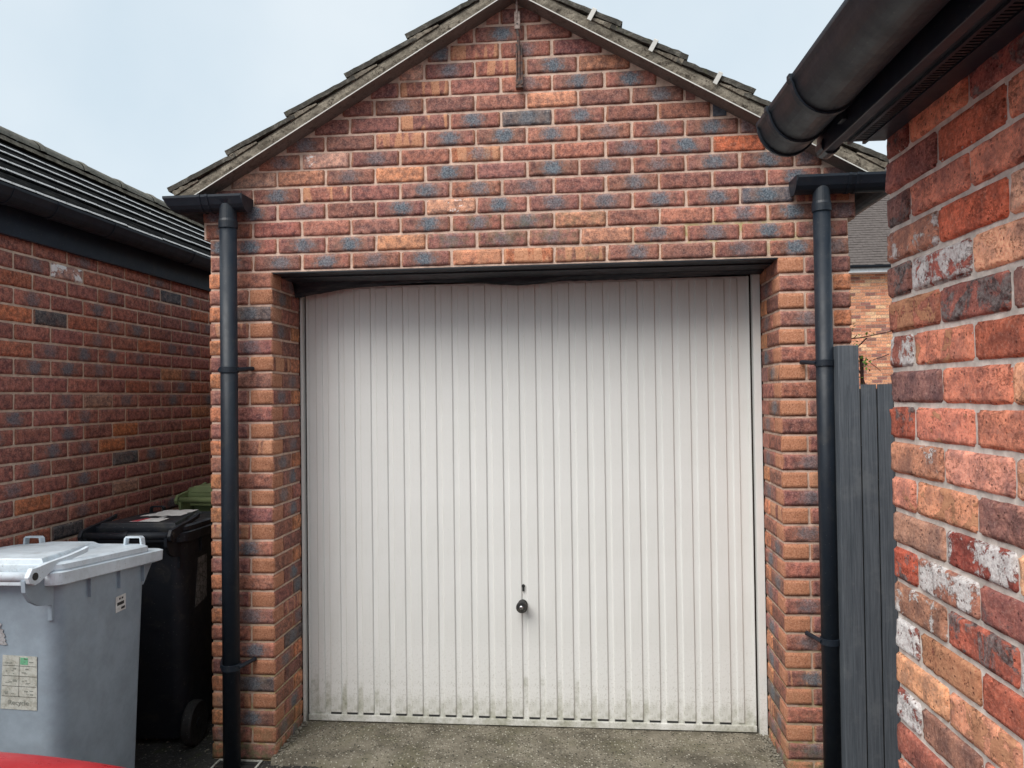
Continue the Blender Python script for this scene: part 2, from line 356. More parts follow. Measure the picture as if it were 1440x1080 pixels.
# ------------------------------------------------------------------ brick meshes
def brick_mesh(name, L, D, H, seed, nx, nz, ny, chip=.0050, rough=.0008, round_=.0032):
    """one worn brick: a gridded box with softened, chipped arrises; front face -Y, back left open"""
    rnd = random.Random(seed); hx, hy, hz = L/2, D/2, H/2
    def axis(h, n, e=(.0055 if chip > .0075 else .0035)):
        inner = [-h+e+(2*h-2*e)*i/(n-2) for i in range(n-1)]
        return [-h]+inner+[h]
    ax, ay, az = axis(hx, nx), axis(hy, ny), axis(hz, nz)
    bm = bmesh.new(); V = {}
    off = Vector((seed*3.7 % 50, seed*1.3 % 50, seed*7.1 % 50))
    def vert(i, j, k):
        key = (i, j, k)
        if key in V: return V[key]
        x, y, z = ax[i], ay[j], az[k]
        ext = [i in (0, nx), j == 0, k in (0, nz)]
        s = sum(ext); p = Vector((x, y, z))
        if s >= 2:
            q = mnoise.noise((p*38)+off)*.5+.5; q2 = max(0, mnoise.noise((p*75)+off*2))
            a = (round_ + chip*q*1.2 + chip*3.6*max(0, q2-.18)) * (.55 if s == 2 else .8)
            if ext[0]: p.x -= math.copysign(a, x)
            if ext[1]: p.y += a*.75
            if ext[2]: p.z -= math.copysign(a*.8, z)
        elif s == 1:
            a = mnoise.noise(p*22+off)*rough*3 + mnoise.noise(p*60+off)*rough
            if ext[1]: p.y += a
            elif ext[0]: p.x += a
            else: p.z += a*.5
        V[key] = bm.verts.new(p); return V[key]
    for i in range(nx):
        for k in range(nz): bm.faces.new((vert(i, 0, k), vert(i+1, 0, k), vert(i+1, 0, k+1), vert(i, 0, k+1)))
        for j in range(ny):
            bm.faces.new((vert(i, j, 0), vert(i, j+1, 0), vert(i+1, j+1, 0), vert(i+1, j, 0)))
            bm.faces.new((vert(i, j, nz), vert(i+1, j, nz), vert(i+1, j+1, nz), vert(i, j+1, nz)))
    for j in range(ny):
        for k in range(nz):
            bm.faces.new((vert(0, j, k), vert(0, j, k+1), vert(0, j+1, k+1), vert(0, j+1, k)))
            bm.faces.new((vert(nx, j, k), vert(nx, j+1, k), vert(nx, j+1, k+1), vert(nx, j, k+1)))
    me = bpy.data.meshes.new(name); bm.to_mesh(me); bm.free()
    me.polygons.foreach_set('use_smooth', [True]*len(me.polygons))
    return me
POOL = {}
def get_brick(L, old=False, nvar=8, D=.1025):
    L = round(L*200)/200
    k = (L, old, D); POOL.setdefault(k, [])
    pl = POOL[k]; i = random.randrange(nvar)
    if i >= len(pl):
        sd = len(pl)+int(L*1000)+(500 if old else 0)
        if old: me = brick_mesh('brick', L, D, .065, sd, max(6, int(L/.0075)), 11, 5, .0078, .0012, .0018)
        else: me = brick_mesh('brick', L, D, .065, sd, max(4, int(L/.011)), 7, 3, .0062, .0010, .0015)
        me.materials.append(m_old if old else m_brick); pl.append(me); i = len(pl)-1
    return pl[i]

def put_brick(parent, center, L, rotz, style, old=False, flip=False):
    me = get_brick(L, old)
    o = bpy.data.objects.new('brick', me); COL.objects.link(o); o.parent = parent
    o.location = center; o.rotation_euler = (R(random.uniform(-.25, .25)), R(random.uniform(-.3, .3)), rotz+R(random.uniform(-.25, .25)))
    c = style['col']; o.color = (*c, 1); o['hl'] = L/2
    for p in ('edge', 'blot', 'stripe', 'lime', 'soot', 'peel', 'moss'):
        if p in style: o[p] = float(style[p])
    return o
def jit(c, a=.15):
    k = 1+random.uniform(-a, a)*.9; return tuple(min(1, v*k*(1+random.uniform(-a*.3, a*.3))) for v in c)
PURP, RED, ORG, PINK = (.275, .138, .124), (.34, .160, .130), (.50, .235, .135), (.55, .36, .29)
def style_front(upper=True, header=False):
    s = dict(edge=random.uniform(.25, .8), blot=0, stripe=0)
    r = random.random()
    if header:
        s['col'] = jit(ORG if r < .8 else RED, .15); s['edge'] = .3; return s
    if upper:
        s['col'] = jit(PURP if r < .6 else RED, .18); s['blot'] = random.choice([0, 0, .45, .8, .9, .65])
        if r > .965: s.update(col=jit((.50, .27, .18)), blot=0)
        elif r > .955: s.update(col=jit(PINK), lime=.4, blot=0)
        elif r > .92: s.update(stripe=.9, blot=0)
        elif r > .91: s.update(col=(.13, .135, .15), blot=.6, edge=.2)
    else:
        s['col'] = jit(PURP if r < .5 else RED, .2); s['blot'] = random.choice([0, 0, .5, .8])
        if r > .88: s['stripe'] = .9
        if .8 < r < .84: s.update(col=(.12, .11, .12), blot=.6)
    return s
def style_left():
    s = dict(edge=random.uniform(.15, .6), blot=random.choice([0, 0, 0, .5, .7])); r = random.random()
    s['col'] = jit((.315, .145, .126) if r < .65 else (.375, .165, .132), .13)
    if r > .975: s.update(col=jit((.46, .23, .13)), blot=0)
    elif r > .92: s.update(col=jit((.38, .155, .10)), blot=0)
    elif r > .89: s.update(stripe=.85)
    elif r > .88: s.update(col=(.36, .24, .19), lime=.3, blot=0)
    elif r > .865: s.update(col=(.105, .11, .12))
    return s
def style_old():
    r = random.random(); s = dict(edge=random.uniform(0, .3))
    if r < .26: s.update(col=jit((.66, .29, .195), .12), peel=random.uniform(0, .35))
    elif r < .38: s.update(col=jit((.46, .15, .10), .15), soot=random.uniform(0, .3))
    elif r < .52: s.update(col=jit((.29, .12, .10), .15), soot=random.uniform(.45, .8), lime=random.uniform(0, .35))
    elif r < .68: s.update(col=jit((.36, .145, .115), .15), lime=random.uniform(.5, .85))
    elif r < .80: s.update(col=jit((.40, .16, .115), .15), peel=random.uniform(.6, .95))
    elif r < .88: s.update(col=jit((.72, .42, .29), .10), peel=.3)
    else: s.update(col=jit((.38, .22, .17), .15), soot=.35, lime=.25)
    return s

# merged small or unseen bricks with a colour per brick
def stuff_bricks(name, parent, items, mat=None):
    """items: (center, size, colour); one joined mesh"""
    bm = bmesh.new(); cl = bm.loops.layers.float_color.new('col')
    for c, s, col in items:
        x, y, z = c; a, b, d = s[0]/2, s[1]/2, s[2]/2; n0 = len(bm.faces)
        e = .004
        vs = box(bm, (x-a, y-b, z-d), (x+a, y+b, z+d)); bm.faces.ensure_lookup_table()
        for f in bm.faces[n0:]:
            for l in f.loops: l[cl] = (*[v**(1/2.2) if False else v for v in col], 1)
    me = bpy.data.meshes.new(name); bm.to_mesh(me); bm.free()
    o = link(name, me, mat or m_bplain, parent); o['kind'] = 'stuff'; return o

# ------------------------------------------------------------------ ground
def grid_sheet(name, x0, x1, y0, y1, nx, ny, z, amp, mat, kind, edge=None):
    bm = bmesh.new(); vs = []
    for j in range(ny+1):
        row = []
        for i in range(nx+1):
            x = x0+(x1-x0)*i/nx; y = y0+(y1-y0)*j/ny
            zz = z+amp*mnoise.noise(Vector((x*3, y*3, 1)))+amp*.5*mnoise.noise(Vector((x*9, y*9, 4)))
            if edge and j == 0: y += edge*mnoise.noise(Vector((x*6, 0, 2)))+edge*.6*mnoise.noise(Vector((x*25, 0, 2)))
            row.append(bm.verts.new((x, y, zz)))
        vs.append(row)
    for j in range(ny):
        for i in range(nx): bm.faces.new((vs[j][i], vs[j][i+1], vs[j+1][i+1], vs[j+1][i]))
    if edge:
        low = [bm.verts.new((v.co.x, v.co.y-.006, z-.06)) for v in vs[0]]
        for i in range(nx): bm.faces.new((low[i], low[i+1], vs[0][i+1], vs[0][i]))
    o = bm_obj(name, bm, mat, smooth=True); o['kind'] = kind; return o
bm = bmesh.new()
bmesh.ops.create_grid(bm, x_segments=2, y_segments=2, size=220)
g = bm_obj('ground', bm, m_road, loc=(0, 0, -.012)); g['kind'] = 'structure'
g = grid_sheet('driveway', -1.22, 4.2, -1.3, 2.6, 120, 90, 0, .003, m_tar, 'structure')
g = grid_sheet('concrete_slab', -.212, 2.004, -.035, 1.2, 150, 80, .031, .0045, m_conc, 'structure', .02)
# crumbs of stone and dead leaf along the slab and the wall foot
bm = bmesh.new(); rr = random.Random(3)
for _ in range(900):
    m = rr.random()
    if m < .45: x, y, z = rr.uniform(-.22, 2.02), -.04-abs(rr.gauss(0, .05)), .002
    elif m < .75: x, y, z = rr.choice([-.205+abs(rr.gauss(0, .02)), 1.995-abs(rr.gauss(0, .02))]), rr.uniform(0, .33), .034
    else: x, y, z = rr.uniform(-1.2, -.5), rr.uniform(-.4, .6), .002
    s = rr.uniform(.002, .0065)
    bmesh.ops.create_icosphere(bm, subdivisions=1, radius=s, matrix=Matrix.Translation((x, y, z+s*.4)) @ Matrix.Rotation(rr.uniform(0, 6), 4, 'Z') @ Matrix.Diagonal((rr.uniform(.7, 1.6), 1, .6, 1)))
o = bm_obj('loose_grit', bm, flat('grit', (.20, .185, .15), .9, .5, 30)); tag(o, 'loose grit and crumbs along the foot of the walls', 'grit', kind='stuff')

# ------------------------------------------------------------------ the garage
G = thing('garage', 'red brick single garage with gabled roof and white up-and-over door', 'garage', (.895, 0, 0))
GI = Matrix.Translation((-.895, 0, 0))
def gloc(p): return (p[0]-.895, p[1], p[2])
XL, XR, XO0, XO1, XC = -.205, 1.995, -.498, 2.288, .895
def zsof(x): return 3.32-.578*abs(x-XC)
cand = []        # (area, center, L, rotz, style)
def add_brick(xa, xb, k, style, y0=0, off=0.):
    L = xb-xa-.010; cand.append([L*.065, ((xa+xb)/2, .05125+off, .075*k+.0375), L, 0, style])
for side in (0, 1):
    for k in range(29):
        stretch = (k % 2 == 0) if side == 0 else (k % 2 == 1)
        sgn = 1 if side == 0 else -1
        xc = XL if side == 0 else XR
        xo = XO0 if side == 0 else XO1
        def span(a, b, st):       # a,b measured from the opening corner outwards
            x0, x1 = sorted((xc-sgn*a, xc-sgn*b)); L = x1-x0
            return [L*.065, ((x0+x1)/2, .05125, .075*k+.0375), L, 0, st]
        moss = .8 if k == 0 else (.35 if k == 1 else (.12 if k < 5 else 0))
        W_ = abs(xo-xc)
        if stretch:
            st = style_front(False); st['moss'] = moss; st['edge'] = .8; cand.append(span(0, .215, st))
            st = style_front(False, True); st['moss'] = moss; cand.append(span(.225, W_, st)); 
            st = style_front(False); st['moss'] = moss; st['edge'] = .25
            st['col'] = tuple(v*.92 for v in st['col']); L = .215
            cand.append([L*.05, (xc-sgn*.05125, .1125+.1075, .075*k+.0375), L, sgn*math.pi/2, st])
        else:
            st = style_front(False, True); st['moss'] = moss; st['edge'] = .5
            # corner brick laid front to back: header end in the face, long side in the reveal
            st2 = dict(st); st2['col'] = jit((.26, .125, .10), .2); st2['edge'] = .95; st2['stripe'] = .9 if random.random() < .12 else 0
            if random.random() < .3: st2['blot'] = .6
            cand.append([.0075+.01, (xc-sgn*.05125, .1075, .075*k+.0375), .215, sgn*math.pi/2, st2])
            st = style_front(False); st['moss'] = moss; cand.append(span(.1125, W_, st))
            st = style_front(False, random.random() < .6); st['moss'] = moss
            cand.append([.004, (xc-sgn*.05125, .225+.05125, .075*k+.0375), .1025, sgn*math.pi/2, st])
for k in range(29, 44):
    z = .075*k+.0375; ext = .03 if k >= 31 else 0
    a, b = XO0-ext, XO1+ext
    if k >= 34:
        hw = (3.335-z)/.578; a, b = max(a, XC-hw), min(b, XC+hw)
    x = -.0666+(0 if k % 2 else -.1125)-.225*4
    while x < b:
        x0, x1 = max(x, a), min(x+.225, b)
        if x1-x0 > .045:
            st = style_front(True)
            if k == 29 and abs((x0+x1)/2-.16-.225*2.1) < .12: st.update(col=(.52, .26, .16), blot=0, stripe=.3)
            if k in (29, 30, 31) and .55 < (x0+x1)/2 < 1.2: st['moss'] = .35
            Ln = x1-x0-.010
            cand.append([Ln*.065, ((x0+x1)/2+random.uniform(-.0015, .0015), .05125+random.uniform(-.0012, .0012), z+random.uniform(-.0012, .0012)), Ln, 0, st])
        x += .225
# bricks that single out, as in the photograph
def restyle(px, pz, **kw):
    best = min(cand, key=lambda c: (c[1][0]-px)**2*.3+(c[1][2]-pz)**2*4 + (1 if c[3] else 0))
    st = dict(edge=.4, blot=0, stripe=0); st.update(kw); best[4] = st
for (px, pz, kw) in [
    (.10, 2.66, dict(col=(.56, .36, .30), lime=.5)), (.395, 2.59, dict(col=(.54, .27, .165), edge=.3)), (.62, 2.44, dict(col=(.55, .33, .24), lime=.6)),
    (1.02, 2.92, dict(col=(.54, .28, .19))), (.62, 2.21, dict(col=(.52, .26, .17), stripe=.5)), (.03, 2.51, dict(col=RED, stripe=1)), (.395, 2.81, dict(col=PURP, stripe=1)),
    (.69, 2.66, dict(col=(.40, .17, .10), stripe=1, blot=.6)), (1.72, 2.81, dict(col=(.085, .10, .125), edge=.1, blot=.6)), (1.86, 2.66, dict(col=(.52, .17, .095), edge=.5)), (1.98, 2.44, dict(col=(.12, .13, .16), blot=.9, edge=.3)),
    (.9, 2.21, dict(col=(.4, .17, .1), stripe=1)), (1.12, 2.51, dict(col=PURP, edge=.9))]:
    restyle(px, pz, **kw)
cand.sort(key=lambda c: -c[0])
for a, c, L, rz, st in cand[:300]: put_brick(G, gloc(c), L, rz, st)
rest = []
for a, c, L, rz, st in cand[300:]:
    s = (L, .1025, .062) if rz == 0 else (.1025, L, .062)
    rest.append((gloc(c), s, st['col']))
if rest: stuff_bricks('cut_bricks', G, rest)
# mortar bed: piers, gable
bm = bmesh.new(); q = .0055
def prism_xz(bm, pts, y0, y1):
    a = [bm.verts.new((x, y0, z)) for x, z in pts]; b = [bm.verts.new((x, y1, z)) for x, z in pts]
    bm.faces.new(a); bm.faces.new(list(reversed(b)))
    for i in range(len(pts)):
        j = (i+1) % len(pts); bm.faces.new((a[i], b[i], b[j], a[j]))
prism_xz(bm, [(XO0+q-XC, -.05), (XL-q-XC, -.05), (XL-q-XC, 2.172), (XO0+q-XC, 2.172)], q, .325)
prism_xz(bm, [(XR+q-XC, -.05), (XO1-q-XC, -.05), (XO1-q-XC, 2.172), (XR+q-XC, 2.172)], q, .325)
e = .03
prism_xz(bm, [(XO0+q-XC, 2.1722), (XO1-q-XC, 2.1722), (XO1-q-XC, 2.328), (XO1+e-q-XC, 2.328), (XO1+e-q-XC, 2.515), (0, 3.325), (XO0-e+q-XC, 2.515), (XO0-e+q-XC, 2.328), (XO0+q-XC, 2.328)], q, .325)
bm_obj('mortar', bm, m_mortar, G)
# side and back walls (seen only from other places)
N = NT('brick_side_wall'); O = N.tc.outputs['Object']; bt = N.n.new('ShaderNodeTexBrick'); x, y, z = N.sep(O)
cb = N.n.new('ShaderNodeCombineXYZ'); N.put(N.math('ADD', x, y), cb.inputs[0]); N.put(z, cb.inputs[1]); N.L(cb.outputs[0], bt.inputs['Vector'])
bt.inputs['Color1'].default_value = (.26, .10, .075, 1); bt.inputs['Color2'].default_value = (.17, .07, .06, 1); bt.inputs['Mortar'].default_value = (.42, .32, .25, 1)
bt.inputs['Scale'].default_value = 1; bt.inputs['Brick Width'].default_value = .225; bt.inputs['Row Height'].default_value = .075; bt.inputs['Mortar Size'].default_value = .005
m_side = N.fin(bt.outputs[0], .9)
bm = bmesh.new()
box(bm, (XO0+.004-XC, .3252, 0), (XO0+.1-XC, 5.4, 2.5)); box(bm, (XO1-.1-XC, .3252, 0), (XO1-.004-XC, 5.4, 2.5)); box(bm, (XO0+.1-XC, 5.3, 0), (XO1-.1-XC, 5.4, 2.5))
bm_obj('side_wall', bm, m_side, G)

# roof: soffit boards, rough mortar bedding, verge tiles, field tiles, ridge
ang = math.atan(.578); ca, sa = math.cos(ang), math.sin(ang)
def slope_pt(side, d, n, y):
    """d = horizontal run from the ridge line, n = height above the soffit plane square to the slope"""
    x = side*(d+n*sa); z = 3.32-.578*d+n*ca
    return (x, y, z)
for side in (-1, 1):
    bm = bmesh.new()
    for (n0, n1, y0, y1) in ((0, .007, -.088, .004),):
        rs = []
        for d in (0.0, 1.487):
            rs.append([slope_pt(side, d-(n*sa if d == 0 else 0), n, y) for y, n in ((y0, n0), (y1, n0), (y1, n1), (y0, n1))])
        rings(bm, rs)
    bm_obj('soffit_board', bm, m_soffit, G)
    bm = bmesh.new()       # thin cement-board lip that shows as the pale line
    rings(bm, [[slope_pt(side, d, n, y) for y, n in ((-.0915, .0005), (-.0885, .0005), (-.0885, .0045), (-.0915, .0045))] for d in (.0, 1.49)])
    bm_obj('undercloak_lip', bm, m_clip, G)
    bm = bmesh.new(); rs = []
    for i in range(161):   # hand-trowelled bedding, uneven
        d = -.01+1.495*i/160; ring = []
        for j, (y, n) in enumerate(((-.083, .006), (-.085, .022), (-.083, .040), (-.074, .056), (.20, .056), (.20, .006))):
            w = mnoise.noise(Vector((d*22, j*1.7, side*5)))*.005+mnoise.noise(Vector((d*70, j*3.7, side*9)))*.003
            ring.append(slope_pt(side, d, n+(w if 0 < j < 4 else 0), y+(w if j < 4 else 0)))
        rs.append(ring)
    rings(bm, rs); bm_obj('verge_bedding', bm, m_verge, G, smooth=False)
    pitch = .2705
    noses = [.415+pitch*k for k in range(-1, 5)]
    # field tiles: courses stepped at the same noses
    bm = bmesh.new()
    for nd in noses:
        d0, d1 = max(0, nd-.30), nd if nd < 1.45 else 1.492
        for c in range(17):
            y0 = .212+c*.30; y1 = min(y0+.296, 5.45)
            rings(bm, [[slope_pt(side, d, n, y) for y, n in ((y0, lo), (y1, lo), (y1, hi), (y0, hi))] for d, lo, hi in ((d0, .055, .068), (d1, .072, .092))])
    o = bm_obj('roof_tiles', bm, m_tile, G); o['kind'] = 'stuff'
    for nd in noses:
        d0, d1 = max(0.005, nd-.30), (nd if nd < 1.45 else 1.492)
        bm = bmesh.new(); rs = []; n_ = 14
        for i in range(n_+1):
            f = i/n_; d = d0+(d1-d0)*f; lo = .050+.026*f; hi = lo+.020+.004*f
            j1 = mnoise.noise(Vector((d*40, side*3, 7)))*.0035
            y0 = -.090+mnoise.noise(Vector((d*30, 1, side)))*.004
            if side == 1: hi += .003*mnoise.noise(Vector((d*60, 4, 1)))
            rs.append([slope_pt(side, d, n, y) for y, n in ((y0, lo+j1), (.208, lo), (.208, hi), (y0+.004, hi+j1*.5))])
        rings(bm, rs); bm_obj('verge_tile', bm, m_tile, G, smooth=False)
        # broken mortar lump under each raised tile nose
        bm = bmesh.new(); rs = []
        for i in range(15):
            f = i/14; d = nd-.125+.118*f; t = .004+.025*f*(1-.35*abs(math.sin(f*9+nd*7)))
            if d > 1.49: break
            jj = mnoise.noise(Vector((d*60, nd, side)))*.006
            rs.append([slope_pt(side, max(d, 0), n, y) for y, n in ((-.087+jj, .050), (.05, .050), (.05, .052+t), (-.087+jj*.5, .052+t))])
        if len(rs) > 2 and nd > .2: rings(bm, rs); bm_obj('mortar_lump', bm, m_verge, G)
if True:
    for d in (.413, .665, .925, 1.19):   # pale verge clips on the right-hand slope
        bm = bmesh.new()
        rs = [[slope_pt(1, d-.108+dx, n, y) for dx, y in ((-.008, y0), (.008, y0), (.008, y1), (-.008, y1))] for n, y0, y1 in ((.038, -.098, -.094), (.088, -.100, -.095), (.092, -.098, -.05))]
        rings(bm, rs); bm_obj('verge_clip', bm, m_clip, G, rot=(0, 0, 0))
bm = bmesh.new(); rs = []
for y in (-.10, .35, .8, 1.3, 1.8, 2.3, 2.8, 3.3, 3.8, 4.3, 4.8, 5.4):
    rs.append([(math.cos(a)*.13, y, 3.345+math.sin(a)*.095) for a in [math.pi*i/12 for i in range(13)]]+[(math.cos(a)*.112, y, 3.345+math.sin(a)*.078) for a in [math.pi*i/12 for i in range(12, -1, -1)]])
rings(bm, rs); bm_obj('ridge_tile', bm, m_tile, G, smooth=True)
bm = bmesh.new(); rings(bm, [[(math.cos(a)*.111, y, 3.345+math.sin(a)*.077) for a in [math.pi*i/12 for i in range(13)]] for y in (-.088, .2)]); bm_obj('ridge_bedding', bm, m_verge, G)

# lintel, head board, sagging black sheet, stray wire
bobj('lintel', (XL-XC+.002, .003, 2.1665), (XR-XC-.002, .10, 2.1715), m_lintel, G)
bobj('head_soffit', (XL-XC+.002, .1005, 2.160), (XR-XC-.002, .318, 2.1655), m_lintel, G)
bobj('head_board', (XL-XC+.004, .3185, 2.158), (XR-XC-.004, .345, 2.1715), m_lintel, G)
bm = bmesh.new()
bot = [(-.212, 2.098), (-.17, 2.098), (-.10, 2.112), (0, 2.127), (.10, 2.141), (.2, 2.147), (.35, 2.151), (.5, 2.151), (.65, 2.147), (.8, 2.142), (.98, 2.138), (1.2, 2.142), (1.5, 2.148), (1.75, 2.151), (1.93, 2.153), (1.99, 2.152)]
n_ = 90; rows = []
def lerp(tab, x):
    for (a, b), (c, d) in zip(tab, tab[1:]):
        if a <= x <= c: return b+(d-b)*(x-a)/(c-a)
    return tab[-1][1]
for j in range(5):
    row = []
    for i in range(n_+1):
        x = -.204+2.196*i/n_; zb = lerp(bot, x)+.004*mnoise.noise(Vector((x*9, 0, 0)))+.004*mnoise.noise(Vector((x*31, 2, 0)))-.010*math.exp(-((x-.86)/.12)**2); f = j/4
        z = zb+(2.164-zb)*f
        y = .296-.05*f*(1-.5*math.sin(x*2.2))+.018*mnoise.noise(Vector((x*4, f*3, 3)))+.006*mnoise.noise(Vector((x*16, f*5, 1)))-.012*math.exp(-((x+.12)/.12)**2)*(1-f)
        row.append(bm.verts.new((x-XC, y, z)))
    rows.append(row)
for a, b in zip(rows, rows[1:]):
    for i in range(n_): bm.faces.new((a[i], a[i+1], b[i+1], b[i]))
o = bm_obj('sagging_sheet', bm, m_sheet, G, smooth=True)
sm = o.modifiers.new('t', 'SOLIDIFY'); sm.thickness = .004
bobj('torn_flap', (-.2035-XC, .262, 2.092), (-.165-XC, .276, 2.15), m_sheet, G, bev=.004)
bm = bmesh.new(); tube(bm, [(.62-XC, .28, 2.148), (.72-XC, .275, 2.142), (.80-XC, .27, 2.130), (.87-XC, .268, 2.124), (.90-XC, .268, 2.125)], .0018, 6)
bm_obj('stray_wire', bm, m_rubber, G)

# door
DY = .362; DX0, DX1 = -.184, 1.950
bm = bmesh.new()
box(bm, (DX0-XC, DY, .036), (DX1-XC, DY+.02, 2.152))                                    # sheet
box(bm, (DX0-XC, DY-.016, .036), (DX1-XC, DY-.0005, .066))                              # foot rail
box(bm, (DX0-XC, DY-.008, .0665), (DX0+.012-XC, DY-.0005, 2.152)); box(bm, (DX1-.012-XC, DY-.008, .0665), (DX1-XC, DY-.0005, 2.152))
bmesh.ops.bevel(bm, geom=list(bm.edges), offset=.0025, segments=2, affect='EDGES')
door = bm_obj('garage_door', bm, m_door, G)
gp = (1.841+.098)/24; gx0 = -.098
def rib_mesh(w, seed=0):
    bm = bmesh.new(); zs = [.076+(2.14-.076)*i/16 for i in range(17)]
    prof = [(-w/2-.004, 0), (-w/2-.001, -.005), (-w/2+.002, -.0070), (w/2-.002, -.0070), (w/2+.001, -.005), (w/2+.004, 0)]
    rs = [[(x+.0006*mnoise.noise(Vector((z*2, seed, 0))), y+.0008*mnoise.noise(Vector((z*1.5, seed, 3))), z) for x, y in prof] for z in zs]
    rings(bm, rs); bmesh.ops.recalc_face_normals(bm, faces=bm.faces)
    me = bpy.data.meshes.new('panel_rib'); bm.to_mesh(me); bm.free(); me.materials.append(m_door); return me
ribm = [rib_mesh(gp-.030, s) for s in range(4)]
for i in range(24):
    o = link('panel_rib', ribm[i % 4], None, door, (gx0+gp*(i+.5)+.009-XC, DY-.0003, 0))
bm = bmesh.new()        # dark boxes standing in for the shade in the hollow rib ends
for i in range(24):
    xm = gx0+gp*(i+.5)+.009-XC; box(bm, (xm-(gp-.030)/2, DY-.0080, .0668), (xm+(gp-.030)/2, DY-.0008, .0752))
o = bm_obj('rib_end_shade', bm, m_ink, door); o['kind'] = 'stuff'
half = rib_mesh(.028, 9)
link('panel_rib', half, None, door, (gx0-.022-XC, DY-.0003, 0)); link('panel_rib', half, None, door, (gx0+gp*24+.040-XC, DY-.0003, 0))
# handle and keyhole
hx, hz = .871-XC, .612
bm = bmesh.new(); lathe(bm, [(.0225, DY-.010), (.0225, DY-.018), (.0165, DY-.023), (.0165, DY-.045), (.0235, DY-.050), (.0265, DY-.056), (.0265, DY-.072), (.0225, DY-.078)], 'Y', 32, (hx, 0, hz))
h = bm_obj('handle', bm, m_rubber, door, smooth=False)
bm = bmesh.new(); lathe(bm, [(.0098, DY-.0782), (.0095, DY-.0795), (.006, DY-.0805)], 'Y', 20, (hx-.001, 0, hz)); bm_obj('lock_barrel', bm, m_chrome, door, smooth=True)
bm = bmesh.new(); lathe(bm, [(.0085, DY-.0096), (.0085, DY-.0105)], 'Y', 16, (hx+.004, 0, hz+.086)); box(bm, (hx-.001, DY-.0105, hz+.060), (hx+.009, DY-.0097, hz+.082))
bm_obj('keyhole', bm, m_ink, door)
# frame
bobj('door_frame', (XL+.001-XC, .328, .028), (-.193-XC, .372, 2.165), m_door, G, bev=.002)
bobj('door_frame', (1.960-XC, .328, .028), (XR-.001-XC, .372, 2.165), m_door, G, bev=.002)
bm = bmesh.new(); box(bm, (-.1925-XC, .374, .0), (DX0-XC+.0, .39, 2.16)); box(bm, (DX1-XC, .374, .0), (1.9595-XC, .39, 2.16)); box(bm, (-.2-XC, .374, -.01), (1.99-XC, .39, .0355))
bm_obj('door_seal', bm, flat('rusty_gap', (.035, .018, .014), .9), G)
bobj('inner_darkness_board', (XL-XC, .42, 0), (XR-XC, .44, 2.3), m_ink, G)

# ---- gutters and downpipes of the garage
def gutter_sweep(path, r=.056, wall=.004, n=10, drop=0.):
    """half-round profile swept along a flat path with mitred corners; path = rim centre line"""
    bm = bmesh.new(); path = [Vector(p) for p in path]; rs = []
    for i, p in enumerate(path):
        tdir = []
        if i > 0: tdir.append((path[i]-path[i-1]).normalized())
        if i < len(path)-1: tdir.append((path[i+1]-path[i]).normalized())
        side = [Vector((t.y, -t.x, 0)) for t in tdir]
        if len(side) == 2:
            m = (side[0]+side[1]).normalized(); m = m/max(.3, m.dot(side[0]))
        else: m = side[0]
        prof = [(math.cos(a)*r, -abs(math.sin(a))*r*1.12) for a in [math.pi*k/n for k in range(n+1)]]
        prof = [(r+.004, .004), (r+.004, -.006)]+prof[1:-1]+[(-r-.004, -.006), (-r-.004, .004)]
        inn = [(-r+wall, .004)]+[(math.cos(a)*(r-wall), -abs(math.sin(a))*(r*1.12-wall)) for a in [math.pi*k/n for k in range(n-1, 0, -1)]]+[(r-wall, .004)]
        rs.append([p+m*u+Vector((0, 0, v)) for u, v in prof+inn])
    rings(bm, rs, cap=True); return bm
def end_cap(c, axis, r=.060):
    bm = bmesh.new(); rs = []
    for t in (-.003, .003):
        ring = []
        for k in range(13):
            a = math.pi*k/12; u, v = math.cos(a)*r, -math.sin(a)*r*1.1
            ring.append((c[0]+(t if axis == 'X' else u), c[1]+(t if axis == 'Y' else u), c[2]+v+(.004 if k in (0, 12) else 0)))
        rs.append(ring)
    rings(bm, rs); return bm
GZ = 2.493
# left
gl = bm_obj('gutter', gutter_sweep([(-.292-XC, -.068, GZ), (-.585-XC, -.068, GZ), (-.585-XC, 5.3, GZ)]), m_pipe, G)
bm_obj('end_cap', end_cap((-.288-XC, -.068, GZ), 'X'), m_pipe, gl)
for xx in (-.44, -.475): bm_obj('union_band', gutter_sweep([(xx-XC, -.068, GZ+.001), (xx-.012-XC, -.068, GZ+.001)], .060), m_pipe, gl)
gr = bm_obj('gutter', gutter_sweep([(2.425-XC, 5.3, GZ-.015), (2.425-XC, -.068, GZ-.015), (2.050-XC, -.068, GZ-.015)]), m_pipe, G)
bm_obj('end_cap', end_cap((2.046-XC, -.068, GZ-.015), 'X'), m_pipe, gr)
for xx in (2.26, 2.29): bm_obj('union_band', gutter_sweep([(xx-.012-XC, -.068, GZ-.014), (xx-XC, -.068, GZ-.014)][::-1], .060), m_pipe, gr)
